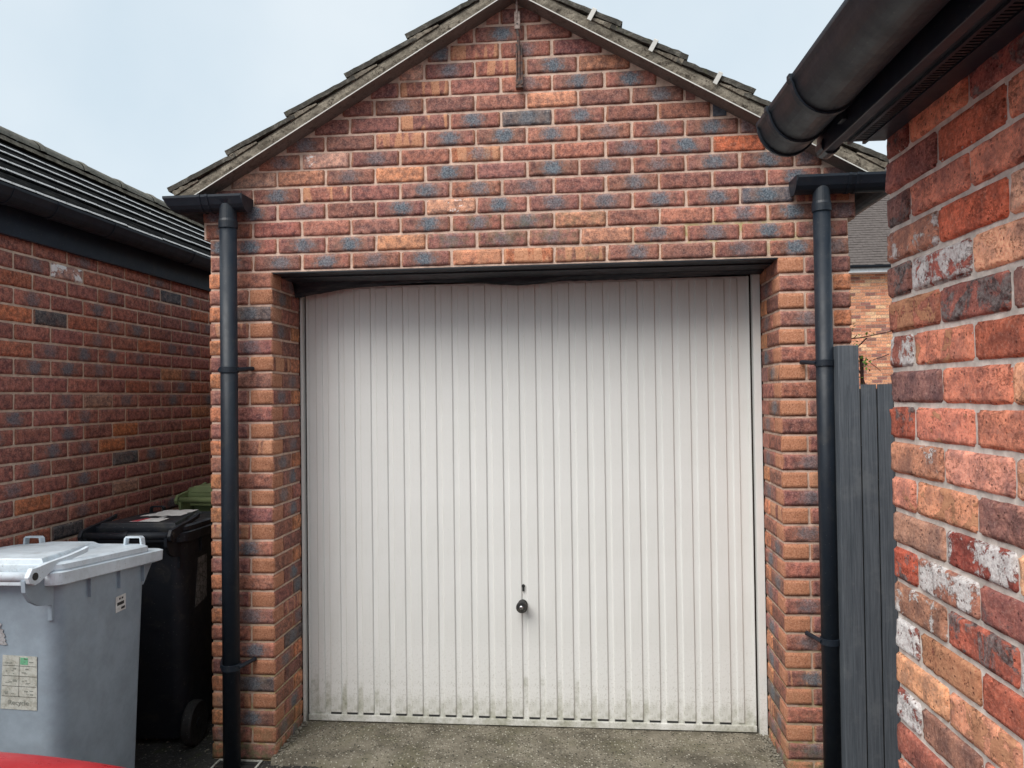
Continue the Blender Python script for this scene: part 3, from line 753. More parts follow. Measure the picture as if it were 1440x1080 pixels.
def downpipe(x, y, ztop, r, clips, side, lean=0.):
    bm = bmesh.new(); lathe(bm, [(r, .012), (r, ztop-.05)], 'Z', 28); 
    dp = bm_obj('downpipe', bm, m_pipe, G, smooth=True, loc=(x-XC, y, 0), rot=(0, R(lean), 0))
    dp.data.polygons.foreach_set('use_smooth', [len(p.vertices) == 4 for p in dp.data.polygons])
    bm = bmesh.new(); lathe(bm, [(r+.004, ztop-.085), (r+.004, ztop-.055), (r+.001, ztop-.045), (r-.002, ztop+.02), (r+.008, ztop+.035)], 'Z', 28)
    o = bm_obj('outlet', bm, m_pipe, dp, smooth=False)
    for zc in clips:
        bm = bmesh.new(); lathe(bm, [(r+.0005, zc-.013), (r+.005, zc-.012), (r+.005, zc+.012), (r+.0005, zc+.013)], 'Z', 28)
        for s_ in (-1, 1):
            xa = s_*(r+.002); tube(bm, [(xa, -.01, zc), (xa+s_*.012, .02, zc+.003), (xa+s_*.026, .052, zc+.006), (xa+s_*.034, abs(y)-.004, zc+.007)], [.008, .009, .009, .010], 8)
        cl = bm_obj('pipe_clip', bm, m_pipe, dp)
    return dp
downpipe(-.368, -.082, 2.44, .0365, (1.735, .445), 1)
downpipe(2.152, -.080, 2.425, .034, (1.722, .598), 1)

# gully under the left pipe
gu = thing('drain_gully', 'white rimmed square drain gully at the foot of the left downpipe', 'drain', (-.36, -.11, .004))
bm = bmesh.new()
for a, b in (((-.10, -.10, 0), (.10, -.092, .006)), ((-.10, .092, 0), (.10, .10, .006)), ((-.10, -.092, 0), (-.092, .092, .006)), ((.092, -.092, 0), (.10, .092, .006))): box(bm, a, b)
bm_obj('rim', bm, m_stk, gu)
bm = bmesh.new(); box(bm, (-.0918, -.0918, -.002), (.0918, .0918, .001)); bm_obj('grate_well', bm, m_ink, gu)
bm = bmesh.new()
for i in range(5): box(bm, (-.088, -.075+i*.034, .0015), (.088, -.065+i*.034, .0045))
bm_obj('grate', bm, m_rubber, gu)

# bracket on the gable
B = thing('wall_bracket', 'rusty iron hanging bracket at the top of the garage gable', 'bracket', (.918, -.02, 2.97))
bm = bmesh.new(); box(bm, (-.016, -.010, -.035), (.016, .018, .0)); box(bm, (-.014, -.008, 0), (-.008, .010, .155)); box(bm, (.008, -.008, 0), (.014, .010, .155)); box(bm, (-.008, .004, 0), (.008, .010, .155))
bm_obj('channel', bm, m_rust, B)
bm = bmesh.new(); tube(bm, [(0, -.004, -.02), (.002, -.008, .10), (-.003, -.012, .20), (-.006, -.014, .222)], .007, 8); bm_obj('rod', bm, m_rust, B)
bm = bmesh.new(); box(bm, (-.017, -.022, .212), (.008, -.010, .29)); bm_obj('strap', bm, m_prust, B, bev=.004)
bm = bmesh.new(); tube(bm, [(-.006, -.02, .255), (-.005, -.025, .33), (-.004, -.03, .42)], .0048, 8); bm_obj('hanger_rod', bm, m_prust, B)
for sx in (-1, 1):
    bm = bmesh.new(); lathe(bm, [(.0065, -.014), (.0065, -.010)], 'Y', 10, (sx*.0105, 0, -.018)); bm_obj('bolt', bm, m_rust, B)
for z in (.235, .27):
    bm = bmesh.new(); lathe(bm, [(.0035, -.0235), (.0035, -.0225)], 'Y', 10, (-.005, 0, z)); bm_obj('bolt', bm, m_ink, B)

# ------------------------------------------------------------------ left neighbour
LX = -1.226
Lh = thing('outbuilding', 'long dark red brick outbuilding with black gutter left of the garage', 'garage', (LX, 2, 0))
def lloc(p): return (p[0]-LX, p[1]-2, p[2])
vis, rest = [], []
for k in range(-1, 31):
    z = .075*k-.006+.0375
    if z > 2.36 or z < 0: continue
    ph = -.1555 if k % 2 == 0 else -.1555-.1125
    y = ph-.225*5
    while y < 5.2:
        ya = max(y+.005, -1.185); L = y+.220-ya
        if L < .04: y += .225; continue
        c = (LX-.05125, ya+L/2, z)
        yc = c[1]
        (vis if (z > .62 and -.52 < yc < 1.66) else rest).append((c, L))
        y += .225
vis.sort(key=lambda c: c[0][1]); print('left visible', len(vis))
for c, L in vis[:300]:
    st = style_left()
    put_brick(Lh, lloc(c), L, math.pi/2, st)
stuff_bricks('wall_bricks', Lh, [(lloc(c), (.1025, L, .064), jit((.21, .08, .062), .25)) for c, L in rest+vis[300:]])
# colour picks seen in the photograph
def recolor(parent, y, z, **kw):
    best = min((o for o in parent.children if o.name.startswith('brick')), key=lambda o: (o.location.y+2-y)**2*.4+(o.location.z-z)**2*3)
    if 'col' in kw: best.color = (*kw.pop('col'), 1)
    for p in ('blot', 'stripe', 'lime', 'edge'): best[p] = float(kw.get(p, 0))
for (y, z, kw) in ((-.02, 2.195, dict(col=(.50, .34, .30), lime=.75)), (.92, 2.195, dict(col=(.13, .15, .17))), (-.25, 1.97, dict(col=(.52, .20, .11), edge=.4)), (1.2, 2.12, dict(col=(.45, .18, .11))),
    (.41, 1.45, dict(col=(.46, .19, .09), edge=.4)), (.30, 1.375, dict(col=(.46, .19, .09), edge=.4)), (.42, 1.15, dict(col=(.40, .26, .20), lime=.35)), (-.15, 1.15, dict(col=(.48, .19, .10), edge=.4)), (.58, 1.30, dict(col=(.12, .13, .14)))):
    recolor(Lh, y, z, **kw)
bm = bmesh.new(); box(bm, (-2.75, -3.18, 0), (-.0045, 3.3, 2.36)); bm_obj('mortar', bm, m_mortarL, Lh)
stuff_bricks('end_bricks', Lh, [((-.215+.1075-.225*i-(.1125 if k % 2 else 0)-.115, -3.135, .075*k+.0315), (.215, .1, .064), jit((.25, .11, .095), .25)) for k in range(31) for i in range(11)])
# fascia and gutter
bobj('fascia', (.001, -3.2, 2.303), (.022, 3.4, 2.455), m_fascia, Lh, bev=.002)
bobj('soffit', (-.02, -3.2, 2.362), (.0005, 3.4, 2.368), m_fascia, Lh)
gt = bm_obj('gutter', gutter_sweep([(.082, 3.4, 2.468), (.082, -3.2, 2.468)], .054), m_pipe, Lh)
for yy in (-.44, -.18, .22, .98): bm_obj('union_band', gutter_sweep([(.082, yy+.03-2, 2.4685), (.082, yy-2, 2.4685)], .0575), m_pipe, gt)
# roof tiles: six courses up to the ridge
def tile_mesh(w, seed):
    bm = bmesh.new(); n = 6; rs = []; rr = random.Random(seed)
    for i in range(n+1):
        y = -w/2+w*i/n
        j = mnoise.noise(Vector((y*20, seed, 0)))*.002
        roll_ = .006*math.cos(2*math.pi*(i/n))**2
        rs.append([(-.004+j, y, -.005), (.0+j, y, .006), (-.004+j, y, .014+j), (-.016+j, y, .020+j), (-.34, y, .016), (-.34, y, -.005)])
    rings(bm, rs); bmesh.ops.recalc_face_normals(bm, faces=bm.faces)
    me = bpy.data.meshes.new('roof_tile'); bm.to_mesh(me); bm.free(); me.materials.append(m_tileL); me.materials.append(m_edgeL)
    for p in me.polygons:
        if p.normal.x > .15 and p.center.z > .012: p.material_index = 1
    return me
tm = [tile_mesh(.328, s) for s in range(5)]
cnt = 0; rest = []
for c in range(6):
    dd = -.06+.2735*c                     # run inwards from the eave
    xn, zn = -dd+.0, 2.487+.578*(dd+.06)+.006
    ti = math.atan(.578)-R(3.0)
    for j in range(20):
        y = -3.04+.33*j+(.165 if c % 2 else 0)
        if not -.9 < y+2 < 5.3: pass
        me = random.choice(tm)
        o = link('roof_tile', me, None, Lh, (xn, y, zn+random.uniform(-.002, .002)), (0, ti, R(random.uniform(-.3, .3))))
for j in range(15):
    y0 = -3.2+.46*j; rs = []; bm = bmesh.new()
    for y, rr in ((y0, .105), (y0+.02, .112), (y0+.05, .112), (y0+.06, .104), (y0+.455, .102)):
        w = mnoise.noise(Vector((y*3, 0, 0)))*.004
        rs.append([(-1.385+math.cos(a)*rr*1.15, y, 3.322+w+math.sin(a)*rr*.8) for a in [math.pi*i/10 for i in range(11)]])
    rings(bm, rs, cap=False, closed=False); bm_obj('ridge_tile', bm, m_ridgeL, Lh, smooth=True)
bm = bmesh.new(); rs = []
for i in range(120):
    y = -3.2+6.6*i/119; w = abs(mnoise.noise(Vector((y*14, 3, 1))))*.02
    rs.append([(-1.33, y, 3.29), (-1.262, y, 3.283+w*.2), (-1.275, y, 3.312+w), (-1.33, y, 3.34)])
rings(bm, rs); bm_obj('ridge_mortar', bm, m_verge, Lh)
bm = bmesh.new(); prism_xz(bm, [(.06, 2.44), (-1.385, 3.30), (-2.83, 2.44)], -3.18, 3.38)
bm_obj('roof_deck', bm, m_tileL, Lh)
# lichen lumps on the tiles
for (d, y, s) in ((.82, -.95+1.05, .03), (.25, 1.05, .025), (.5, -1.75, .012), (1.2, .4, .012), (.9, -1.2, .01)):
    bm = bmesh.new(); bmesh.ops.create_icosphere(bm, subdivisions=2, radius=s, matrix=Matrix.Translation((-d, y, 2.50+.578*d+.03)) @ Matrix.Diagonal((.7, 1.5, .35, 1)))
    for v in bm.verts: v.co += Vector((1, 1, 1))*mnoise.noise(v.co*60)*s*.25
    bm_obj('lichen', bm, m_stk, Lh, smooth=True)

# ------------------------------------------------------------------ right-hand house
RX, RY, RA = 1.8346, -1.5555, .0289
H = thing('brick_house', 'near house corner of rough salmon and dark red brick on the right', 'house', (RX, RY, 0), RA)
# local frame: wall face at x=0 facing -x, running along -y from the corner
random.seed(21)
rest = []
OV = {  # (row, column) overrides picked from the photograph
    (27, 0): dict(col=(0.323, 0.137, 0.118), soot=.2), (26, 0): dict(col=(0.219, 0.121, 0.111), soot=.75), (26, 1): dict(col=(0.590, 0.249, 0.181), soot=.25), (25, 1): dict(col=(0.507, 0.146, 0.088)), (25, 2): dict(col=(0.681, 0.428, 0.311), lime=.35),
    (25, 0): dict(col=(0.456, 0.242, 0.173), lime=.5), (24, 0): dict(col=(0.272, 0.146, 0.126), soot=.8), (24, 1): dict(col=(0.362, 0.129, 0.109), lime=.85), (23, 1): dict(col=(0.301, 0.125, 0.106), soot=.85, lime=.4), (23, 2): dict(col=(0.329, 0.192, 0.163), lime=.5),
    (22, 0): dict(col=(0.268, 0.113, 0.093), lime=.8), (22, 1): dict(col=(0.643, 0.273, 0.185), peel=.55), (21, 0): dict(col=(0.242, 0.144, 0.135)), (21, 1): dict(col=(0.664, 0.274, 0.186), peel=.1), (21, 2): dict(col=(0.762, 0.431, 0.275), peel=.5, soot=.2),
    (20, 0): dict(col=(0.381, 0.118, 0.079), soot=.7), (20, 1): dict(col=(0.664, 0.275, 0.197), peel=.5), (19, 0): dict(col=(0.489, 0.265, 0.177), lime=.5), (19, 1): dict(col=(0.715, 0.365, 0.277), peel=.2), (19, 2): dict(col=(0.718, 0.396, 0.270), peel=.5, soot=.3),
    (18, 0): dict(col=(0.711, 0.331, 0.234), peel=.4), (18, 1): dict(col=(0.650, 0.338, 0.211), peel=.6, soot=.2), (17, 0): dict(col=(0.374, 0.238, 0.179)), (17, 1): dict(col=(0.274, 0.075, 0.060), lime=.7), (17, 2): dict(col=(0.850, 0.555, 0.350), peel=.2),
    (16, 0): dict(col=(0.421, 0.109, 0.070), soot=.75), (16, 1): dict(col=(0.369, 0.194, 0.145), lime=.8), (15, 0): dict(col=(0.328, 0.191, 0.133), lime=.6), (15, 1): dict(col=(0.403, 0.130, 0.091), soot=.8), (15, 2): dict(col=(0.342, 0.127, 0.098), lime=.85),
    (14, 0): dict(col=(0.277, 0.102, 0.083), lime=.9), (14, 1): dict(col=(0.319, 0.115, 0.076), peel=.97), (13, 0): dict(col=(0.654, 0.381, 0.225)), (13, 1): dict(col=(0.650, 0.338, 0.221), peel=.6), (13, 2): dict(col=(0.339, 0.105, 0.076), soot=.7),
    (12, 0): dict(col=(0.298, 0.103, 0.084), lime=.85), (12, 1): dict(col=(0.285, 0.168, 0.129), soot=.3, lime=.25), (11, 0): dict(col=(0.321, 0.126, 0.097)), (11, 1): dict(col=(0.321, 0.126, 0.097), soot=.8, peel=.4)}
for k in range(0, 29):
    z = .075*k+.0375; v = -.0; first = True; ci = 0
    while v < 2.6:
        L = (.1025 if k % 2 == 0 else .215) if first else .215
        first = False
        c = (.05125, -(v+L/2), z)
        if v < 1.15 and k >= 6:
            st = dict(OV.get((k, ci), style_old())); st.setdefault('edge', .1)
            o = put_brick(H, (c[0]+random.uniform(-.0015, .0015), c[1], c[2]), L, -math.pi/2, st, True)
        else: rest.append((c, (.1025, L, .064), jit((.34, .12, .08), .4)))
        v += L+.010; ci += 1
stuff_bricks('wall_bricks', H, rest)
bm = bmesh.new(); box(bm, (.0072, -2.6, 0), (3.2, -.003, 2.18)); bm_obj('mortar', bm, m_mortarR, H)
bm = bmesh.new()                # bricks of the far side face, seen only from elsewhere
it = []
for k in range(0, 29):
    x = .115 if k % 2 == 0 else .2275
    x += 0 if k % 2 == 0 else -.1125
    while x < 3.2: it.append(((x+.1075, -.04, .075*k+.0375), (.215, .09, .064), jit((.34, .12, .08), .4))); x += .225
stuff_bricks('side_bricks', H, it); bm.free()
# eaves: soffit, vented strip, fascia, gutter
SZ = 2.148
bobj('soffit', (-.118, -2.6, SZ), (.0, -.004, SZ+.008), m_fascia, H)
bobj('fascia', (-.140, -2.6, SZ-.028), (-.119, .012, SZ+.15), m_fascia, H, bev=.002)
bm = bmesh.new()
for i in range(240):
    y = -.02-i*.0105; box(bm, (-.072, y-.006, SZ-.0035), (-.050, y, SZ-.0004))
o = bm_obj('soffit_vent', bm, m_lintel, H); o['kind'] = 'stuff'
bobj('vent_strip', (-.080, -2.6, SZ-.006), (-.0735, -.004, SZ-.0004), m_fascia, H); bobj('vent_strip', (-.0485, -2.6, SZ-.006), (-.042, -.004, SZ-.0004), m_fascia, H)
bm = bmesh.new(); tube(bm, [(-.124, .008, SZ-.012), (-.124, -.030, SZ-.012)], [.021, .021], 14); bm_obj('fascia_cap', bm, m_fascia, H, smooth=False)
g_ = bm_obj('gutter', gutter_sweep([(-.205, .0, 2.196), (-.205, -2.6, 2.196)][::-1], .062, n=18), m_pipe, H, smooth=True)
bm_obj('end_cap', end_cap((-.205, .004, 2.196), 'Y', .067), m_pipe, g_)
for yy in (-.075, -.235): bm_obj('union_band', gutter_sweep([(-.205, yy-.016, 2.197), (-.205, yy, 2.197)], .067, n=18), m_pipe, g_)
for yy in (-.155, -.9, -1.7): bobj('gutter_bracket', (-.150, yy-.015, 2.14), (-.1405, yy+.015, 2.21), m_pipe, g_, bev=.002)
bm = bmesh.new(); prism_xz(bm, [(-.17, SZ+.10), (-.15, SZ+.155), (1.6, 3.35), (3.3, 2.3), (3.2, SZ+.04), (-.12, SZ+.04)], -2.7, -.0); bm_obj('roof', bm, m_tileL, H)

# ------------------------------------------------------------------ fence between garage and house
random.seed(5)
Fn = thing('fence', 'dark blue grey painted timber fence panel beside the right downpipe', 'fence', (2.20, -.15, 0))
bobj('post', (-.018, 0, 0), (.062, .075, 1.788), m_timber, Fn, bev=.003)
bm = bmesh.new(); box(bm, (0.0625, .012, 1.42), (1.1, .05, 1.50)); bm_obj('rail', bm, m_timber, Fn)
bm = bmesh.new(); box(bm, (0.0625, .012, .3), (1.1, .05, .38)); bm_obj('rail', bm, m_timber, Fn)
bobj('backing', (.012, .0005, .05), (.70, .006, 1.615), m_rubber, Fn)
xs = [.014, .063, .126, .190, .254, .318, .382, .446, .51, .574, .638, .702]
for i, (a, b) in enumerate(zip(xs, xs[1:])):
    bm = bmesh.new(); top = 1.630+random.uniform(-.004, .004); zs = [0.02+(top-.02)*t/10 for t in range(11)]
    rs = [[(a+.0008, -.006+.0, z), (a+.001, -.013-.002*(i % 2), z), (b-.0045, -.0100, z), (b-.004, -.001, z)] for z in zs]
    rings(bm, rs); bm_obj('board', bm, m_timber, Fn, bev=0)

# ------------------------------------------------------------------ twigs over the fence
V = thing('climbing_shrub', 'bare dark twigs with small green buds above the fence', 'shrub', (2.42, .25, 1.3))
base = (2.42, .25, 1.3)
def hit(px, py, Y):
    d = fwd+r2*((px-720)/1066.3)-u2*((py-540)/1066.3); c = Vector((1.1744, -3.2678, 1.6035)); t = (Y-c.y)/d.y
    p = c+d*t; return Vector((p.x-base[0], p.y-base[1], p.z-base[2]))
random.seed(9)
twigs = [([(1186, 457), (1193, 461), (1197, 468), (1197, 476), (1194, 484), (1190, 490)], .0045), ([(1196, 476), (1210, 475), (1225, 472), (1240, 469), (1256, 465)], .0028), ([(1220, 475), (1214, 481), (1208, 487)], .0035),
         ([(1205, 471), (1203, 474), (1199, 476)], .002), ([(1250, 498), (1240, 502), (1228, 506)], .0022), ([(1222, 508), (1230, 515), (1238, 522)], .0016), ([(1212, 500), (1213, 515), (1214, 545), (1214, 600)], .009), ([(1208, 520), (1214, 530), (1220, 545)], .003), ([(1256, 465), (1275, 461), (1300, 459)], .0028)]
for pts, r in twigs:
    bm = bmesh.new(); P_ = [hit(a, b, .28) for a, b in pts]
    P_ = [p+Vector((0, mnoise.noise(p*9)*.03, 0)) for p in P_]
    tube(bm, P_, [r*(1-.35*i/len(P_)) for i in range(len(P_))], 7); bm_obj('twig', bm, m_twig, V, smooth=True)
for (px, py, n, sp) in ((1198, 460, 9, .014), (1224, 468, 5, .008), (1208, 478, 6, .011), (1217, 510, 16, .018), (1215, 514, 10, .014), (1210, 534, 7, .012), (1196, 489, 4, .008), (1249, 467, 2, .005), (1196, 421, 4, .010), (1213, 503, 6, .010)):
    for i in range(n):
        c = hit(px, py, .27)+Vector((random.gauss(0, sp), random.gauss(0, sp), random.gauss(0, sp))); s = random.uniform(.008, .016)
        rot = Matrix.Rotation(random.uniform(0, 6.3), 4, 'Z') @ Matrix.Rotation(random.uniform(-1.2, 1.2), 4, 'X')
        bm = bmesh.new(); pts = [(0, 0, 0), (s*.35, s*.4, s*.08), (s*.3, s*.8, s*.05), (0, s*1.3, -s*.1), (-s*.3, s*.8, s*.05), (-s*.35, s*.4, s*.08)]
        vs = [bm.verts.new(c+(rot @ Vector(p))) for p in pts]; bm.faces.new(vs[:4]); bm.faces.new([vs[0], vs[3], vs[4], vs[5]])
        bm_obj('leaf', bm, m_leaf, V)

# ------------------------------------------------------------------ far house
FH = thing('far_house', 'distant house of light orange brick with brown tiled roof seen through the gap', 'house', (8, 15, 0))
random.seed(11); it = []
for k in range(0, 58):
    x = -3.2 if k % 2 else -3.0875
    while x < 3.0:
        r = random.random(); col = (.66, .33, .20) if r < .5 else ((.50, .22, .14) if r < .75 else ((.30, .15, .12) if r < .9 else (.74, .48, .30)))
        it.append(((x+.1075, .045, .075*k+.0375), (.215, .1, .063), jit(col, .12))); x += .225
stuff_bricks('facing_bricks', FH, it)
bm = bmesh.new(); box(bm, (-3.2, .003, 0), (3.1, 7, 4.35)); bm_obj('wall', bm, m_mortarF, FH)
bobj('fascia', (-3.3, -.28, 4.33), (3.2, -.25, 4.47), m_whiteup, FH); bobj('soffit', (-3.3, -.249, 4.331), (3.2, .0, 4.345), m_whiteup, FH)
bm_obj('gutter', gutter_sweep([(-3.3, -.34, 4.475), (3.2, -.34, 4.475)], .05, n=8), m_pipe, FH)
bm = bmesh.new()
for c in range(47):
    t0 = c*.071; y0, z0 = -.34+t0, 4.48+t0
    x = -3.3+(.08 if c % 2 else 0)
    while x < 3.2:
        e = random.uniform(-.006, .006)
        a, b = x, x+.161
        vs = [bm.verts.new(p) for p in ((a, y0, z0+.004+e), (b, y0, z0+.004+e), (b, y0-.012, z0+.018+e), (a, y0-.012, z0+.018+e), (b, y0+.085, z0+.098), (a, y0+.085, z0+.098))]
        bm.faces.new((vs[0], vs[1], vs[2], vs[3])); bm.faces.new((vs[3], vs[2], vs[4], vs[5])); x += .165
o = bm_obj('roof_tiles', bm, m_tileF, FH); o['kind'] = 'stuff'
bm = bmesh.new(); vv = [bm.verts.new(p) for p in ((-3.3, -.3, 4.46), (3.2, -.3, 4.46), (3.2, 3.05, 7.81), (-3.3, 3.05, 7.81), (-3.3, 7.2, 4.4), (3.2, 7.2, 4.4))]
bm.faces.new(vv[:4]); bm.faces.new((vv[3], vv[2], vv[5], vv[4])); bm.faces.new((vv[0], vv[3], vv[4])); bm.faces.new((vv[1], vv[5], vv[2])); bm.faces.new((vv[0], vv[4], vv[5], vv[1]))
bm_obj('roof_deck', bm, m_tileF, FH)

# ------------------------------------------------------------------ wheelie bins
def rrect(cx, cy, w, d, z, r=.05, n=5):
    pts = []
    for sx, sy, a0 in ((1, 1, 0), (-1, 1, 90), (-1, -1, 180), (1, -1, 270)):
        for i in range(n+1):
            a = R(a0+90*i/n); pts.append((cx+sx*(w/2-r)+math.cos(a)*r, cy+sy*(d/2-r)+math.sin(a)*r, z))
    return pts
def wheelie(name, label, loc, rz, mb, ml, ws=1., h=1.02, tilt=.08, y0=-.28, y1=.40, grips=True, dome=0.):
    """wheelie bin; back (handle, wheels) faces -y; the rim slopes gently down towards the lifting edge (+y)"""
    T = thing(name, label, 'wheelie bin', loc, rz, 'wheelie bins lined up beside the garage')
    acc = ml if mb is m_grey else mb
    def sh(bm):          # follow the slope of the rim
        for v in bm.verts:
            if v.co.z > .8: v.co.z += h-1.0-tilt*(v.co.y-y0)
    D = y1-y0; cy = (y0+y1)/2
    bm = bmesh.new()
    def sec(w, ya, yb, z, r): return rrect(0, (ya+yb)/2, w*ws, yb-ya, z, r)
    rs = [sec(.47, y0+.09, y1-.14, .03, .06), sec(.49, y0+.08, y1-.13, .07, .065), sec(.505, y0+.05, y1-.11, .5, .065), sec(.515, y0+.03, y1-.09, .88, .06), sec(.515, y0+.03, y1-.09, .965, .06)]
    rings(bm, rs); sh(bm); body = bm_obj('body', bm, mb, T, smooth=True)
    mod = body.modifiers.new('b', 'EDGE_SPLIT'); mod.split_angle = R(50)
    bm = bmesh.new()
    rings(bm, [sec(.548, y0+.02, y1-.02, .952, .045), sec(.570, y0, y1, .958, .04), sec(.576, y0, y1, .998, .04), sec(.560, y0+.008, y1-.008, 1.002, .04)])
    sh(bm); bm_obj('rim', bm, acc, T, bev=0)
    for yy in (y0+.2, y0+.38, y0+.54):
        for sx in (-1, 1):
            bm = bmesh.new(); box(bm, (sx*.257*ws-.012, yy, .885), (sx*.257*ws+.012, yy+.005, .951)); sh(bm); bm_obj('rib', bm, mb, T)
    bm = bmesh.new(); prof = [(y1-.105, .865), (y1-.095, .865), (y1-.025, .9515), (y1-.105, .9515)]
    for sx in (-.236, -.08, .08, .236):
        bm = bmesh.new()
        a = [bm.verts.new((sx*ws-.004, y, z)) for y, z in prof]; b = [bm.verts.new((sx*ws+.004, y, z)) for y, z in prof]
        bm.faces.new(a); bm.faces.new(list(reversed(b)))
        for i in range(4): jn = (i+1) % 4; bm.faces.new((a[i], a[jn], b[jn], b[i]))
        sh(bm); bm_obj('lifting_comb_rib', bm, mb, T)
    # lid: shallow tray edge, raised tapering panel, two flat grips
    yl = y1-.095
    bm = bmesh.new()
    rs = [sec(.556, y0+.012, yl, 1.0025, .05), sec(.562, y0+.010, yl+.003, 1.008, .05), sec(.560, y0+.012, yl, 1.024, .05), sec(.535, y0+.022, yl-.012, 1.032+dome, .05), sec(.505, y0+.036, yl-.03, 1.029+dome, .05)]
    vs = rings(bm, rs, cap=False); bm.faces.new(list(reversed(vs[0]))); bm.faces.new(vs[-1])
    sh(bm); lid = bm_obj('lid', bm, ml, T, smooth=True); mod = lid.modifiers.new('b', 'EDGE_SPLIT'); mod.split_angle = R(32)
    bm = bmesh.new(); z0_, z1_ = 1.0285+dome, 1.046+dome
    rings(bm, [[(-.235*ws, y0+.01, z0_-.02), (.235*ws, y0+.01, z0_-.02), (.11*ws, yl-.05, z0_), (-.11*ws, yl-.05, z0_)], [(-.215*ws, y0+.02, z1_), (.215*ws, y0+.02, z1_), (.085*ws, yl-.09, z1_+.004), (-.085*ws, yl-.09, z1_+.004)]])
    sh(bm); bm_obj('lid_panel', bm, ml, lid, bev=.005)
    if grips:
        for sx in (-1, 1):
            bm = bmesh.new(); xo = sx*.215*ws; rs = []
            for x, z in ((-.040, 1.018), (-.036, 1.056), (-.028, 1.064), (.028, 1.064), (.036, 1.056), (.040, 1.018)):
                rs.append([(xo+x+dx*(1 if abs(x) > .03 else 0)*(1 if x < 0 else -1), y, z+(0 if abs(x) > .03 else dx*-1)) for dx, y in ((0, yl-.035), (.007, yl-.035), (.007, yl-.008), (0, yl-.008))])
            rings(bm, rs); sh(bm); bm_obj('lid_grip', bm, ml, lid)
    # hinge arms, brackets and handle bar
    px_, py_, pz_ = .252*ws, y0-.072, 1.000
    for sx in (-1, 1):
        prof = [(py_-.030+.0, pz_), (py_-.022, pz_-.021), (py_, pz_-.030), (py_+.022, pz_-.022), (py_+.05, pz_-.008), (py_+.075, pz_+.006), (y0+.10, pz_+.030), (y0+.20, pz_+.045), (y0+.205, pz_+.066), (y0+.175, pz_+.056), (y0+.10, pz_+.046), (y0, pz_+.036), (py_+.02, pz_+.026), (py_-.012, pz_+.027)]
        bm = bmesh.new(); a = [bm.verts.new((sx*px_-.008, y, z)) for y, z in prof]; b = [bm.verts.new((sx*px_+.008, y, z)) for y, z in prof]
        bm.faces.new(a); bm.faces.new(list(reversed(b)))
        for i in range(len(prof)): jn = (i+1) % len(prof); bm.faces.new((a[i], a[jn], b[jn], b[i]))
        sh(bm); arm = bm_obj('hinge_arm', bm, ml, lid, bev=.002, seg=1)
        prof = [(py_-.020, pz_-.012), (py_-.016, pz_-.050), (py_+.01, pz_-.085), (py_+.05, pz_-.105), (y0+.035, pz_-.112), (y0+.035, pz_-.165), (y0+.045, pz_-.165), (y0+.045, pz_-.020), (py_+.02, pz_-.004)]
        bm = bmesh.new(); a = [bm.verts.new((sx*(px_-.020)-.007, y, z)) for y, z in prof]; b = [bm.verts.new((sx*(px_-.020)+.007, y, z)) for y, z in prof]
        bm.faces.new(a); bm.faces.new(list(reversed(b)))
        for i in range(len(prof)): jn = (i+1) % len(prof); bm.faces.new((a[i], a[jn], b[jn], b[i]))
        sh(bm); bm_obj('hinge_bracket', bm, mb, T)
        bm = bmesh.new(); lathe(bm, [(.0125, sx*px_-.0105), (.0125, sx*px_+.0105)], 'X', 18, (0, py_, pz_)); sh(bm); bm_obj('pin', bm, m_rubber, T)
    bm = bmesh.new(); tube(bm, [(-px_+.012, py_, pz_-.002), (px_-.012, py_, pz_-.002)], .017, 16)
    for sx in (-.05, .05):
        pass
    sh(bm); hb = bm_obj('handle_bar', bm, acc, T, smooth=True)
    bm = bmesh.new(); tube(bm, [(-.006, py_, pz_-.002), (.006, py_, pz_-.002)], .021, 16); sh(bm); bm_obj('bar_collar', bm, acc, hb)
    bm = bmesh.new(); tube(bm, [(-.26*ws, y0+.10, .10), (.26*ws, y0+.10, .10)], .011, 10); bm_obj('axle', bm, m_rubber, T)
    for sx in (-1, 1):
        x0 = sx*.245*(.5+.5*ws); wy = y0+.10
        bm = bmesh.new(); lathe(bm, [(.070, x0-.020), (.094, x0-.024), (.100, x0-.014), (.100, x0+.014), (.094, x0+.024), (.070, x0+.020)], 'X', 36, (0, wy, .10)); wh = bm_obj('wheel', bm, m_rubber, T, smooth=False)
        bm = bmesh.new(); lathe(bm, [(.0695, x0-.010), (.0695, x0+.010)], 'X', 30, (0, wy, .10)); bm_obj('hub', bm, m_black, wh)
        bm = bmesh.new(); lathe(bm, [(.022, x0-.024), (.022, x0+.024)], 'X', 16, (0, wy, .10))
        for k in range(6):
            a = k*math.pi/3; c_, s_ = math.cos(a), math.sin(a); u = Vector((0, c_, s_)); w = Vector((0, -s_, c_)); o0 = Vector((x0, wy, .10))
            rings(bm, [[o0+Vector((dx, 0, 0))+u*rad+w*wd for dx, wd in ((-.018, -.006), (.018, -.006), (.018, .006), (-.018, .006))] for rad in (.021, .069)])
        bm_obj('spokes', bm, m_black, wh)
    return T, body, lid
gb, gbody, glid = wheelie('wheelie_bin', 'grey wheelie bin with faded collection sticker, nearest of the bins', (-.866, -.615, 0), R(1.0), m_grey, m_greylid, h=1.035)
kb, kbody, klid = wheelie('wheelie_bin', 'black wheelie bin with torn white lid stickers, between the grey and green bins', (-.888, .275, 0), R(4), m_black, m_black, ws=.80, h=1.0, tilt=.03, y0=-.25, y1=.42)
nb, nbody, nlid = wheelie('wheelie_bin', 'green wheelie bin standing behind the black bin', (-.795, 1.08, 0), R(-3), m_green, m_green, h=1.055, tilt=0, y1=.32, dome=.02)

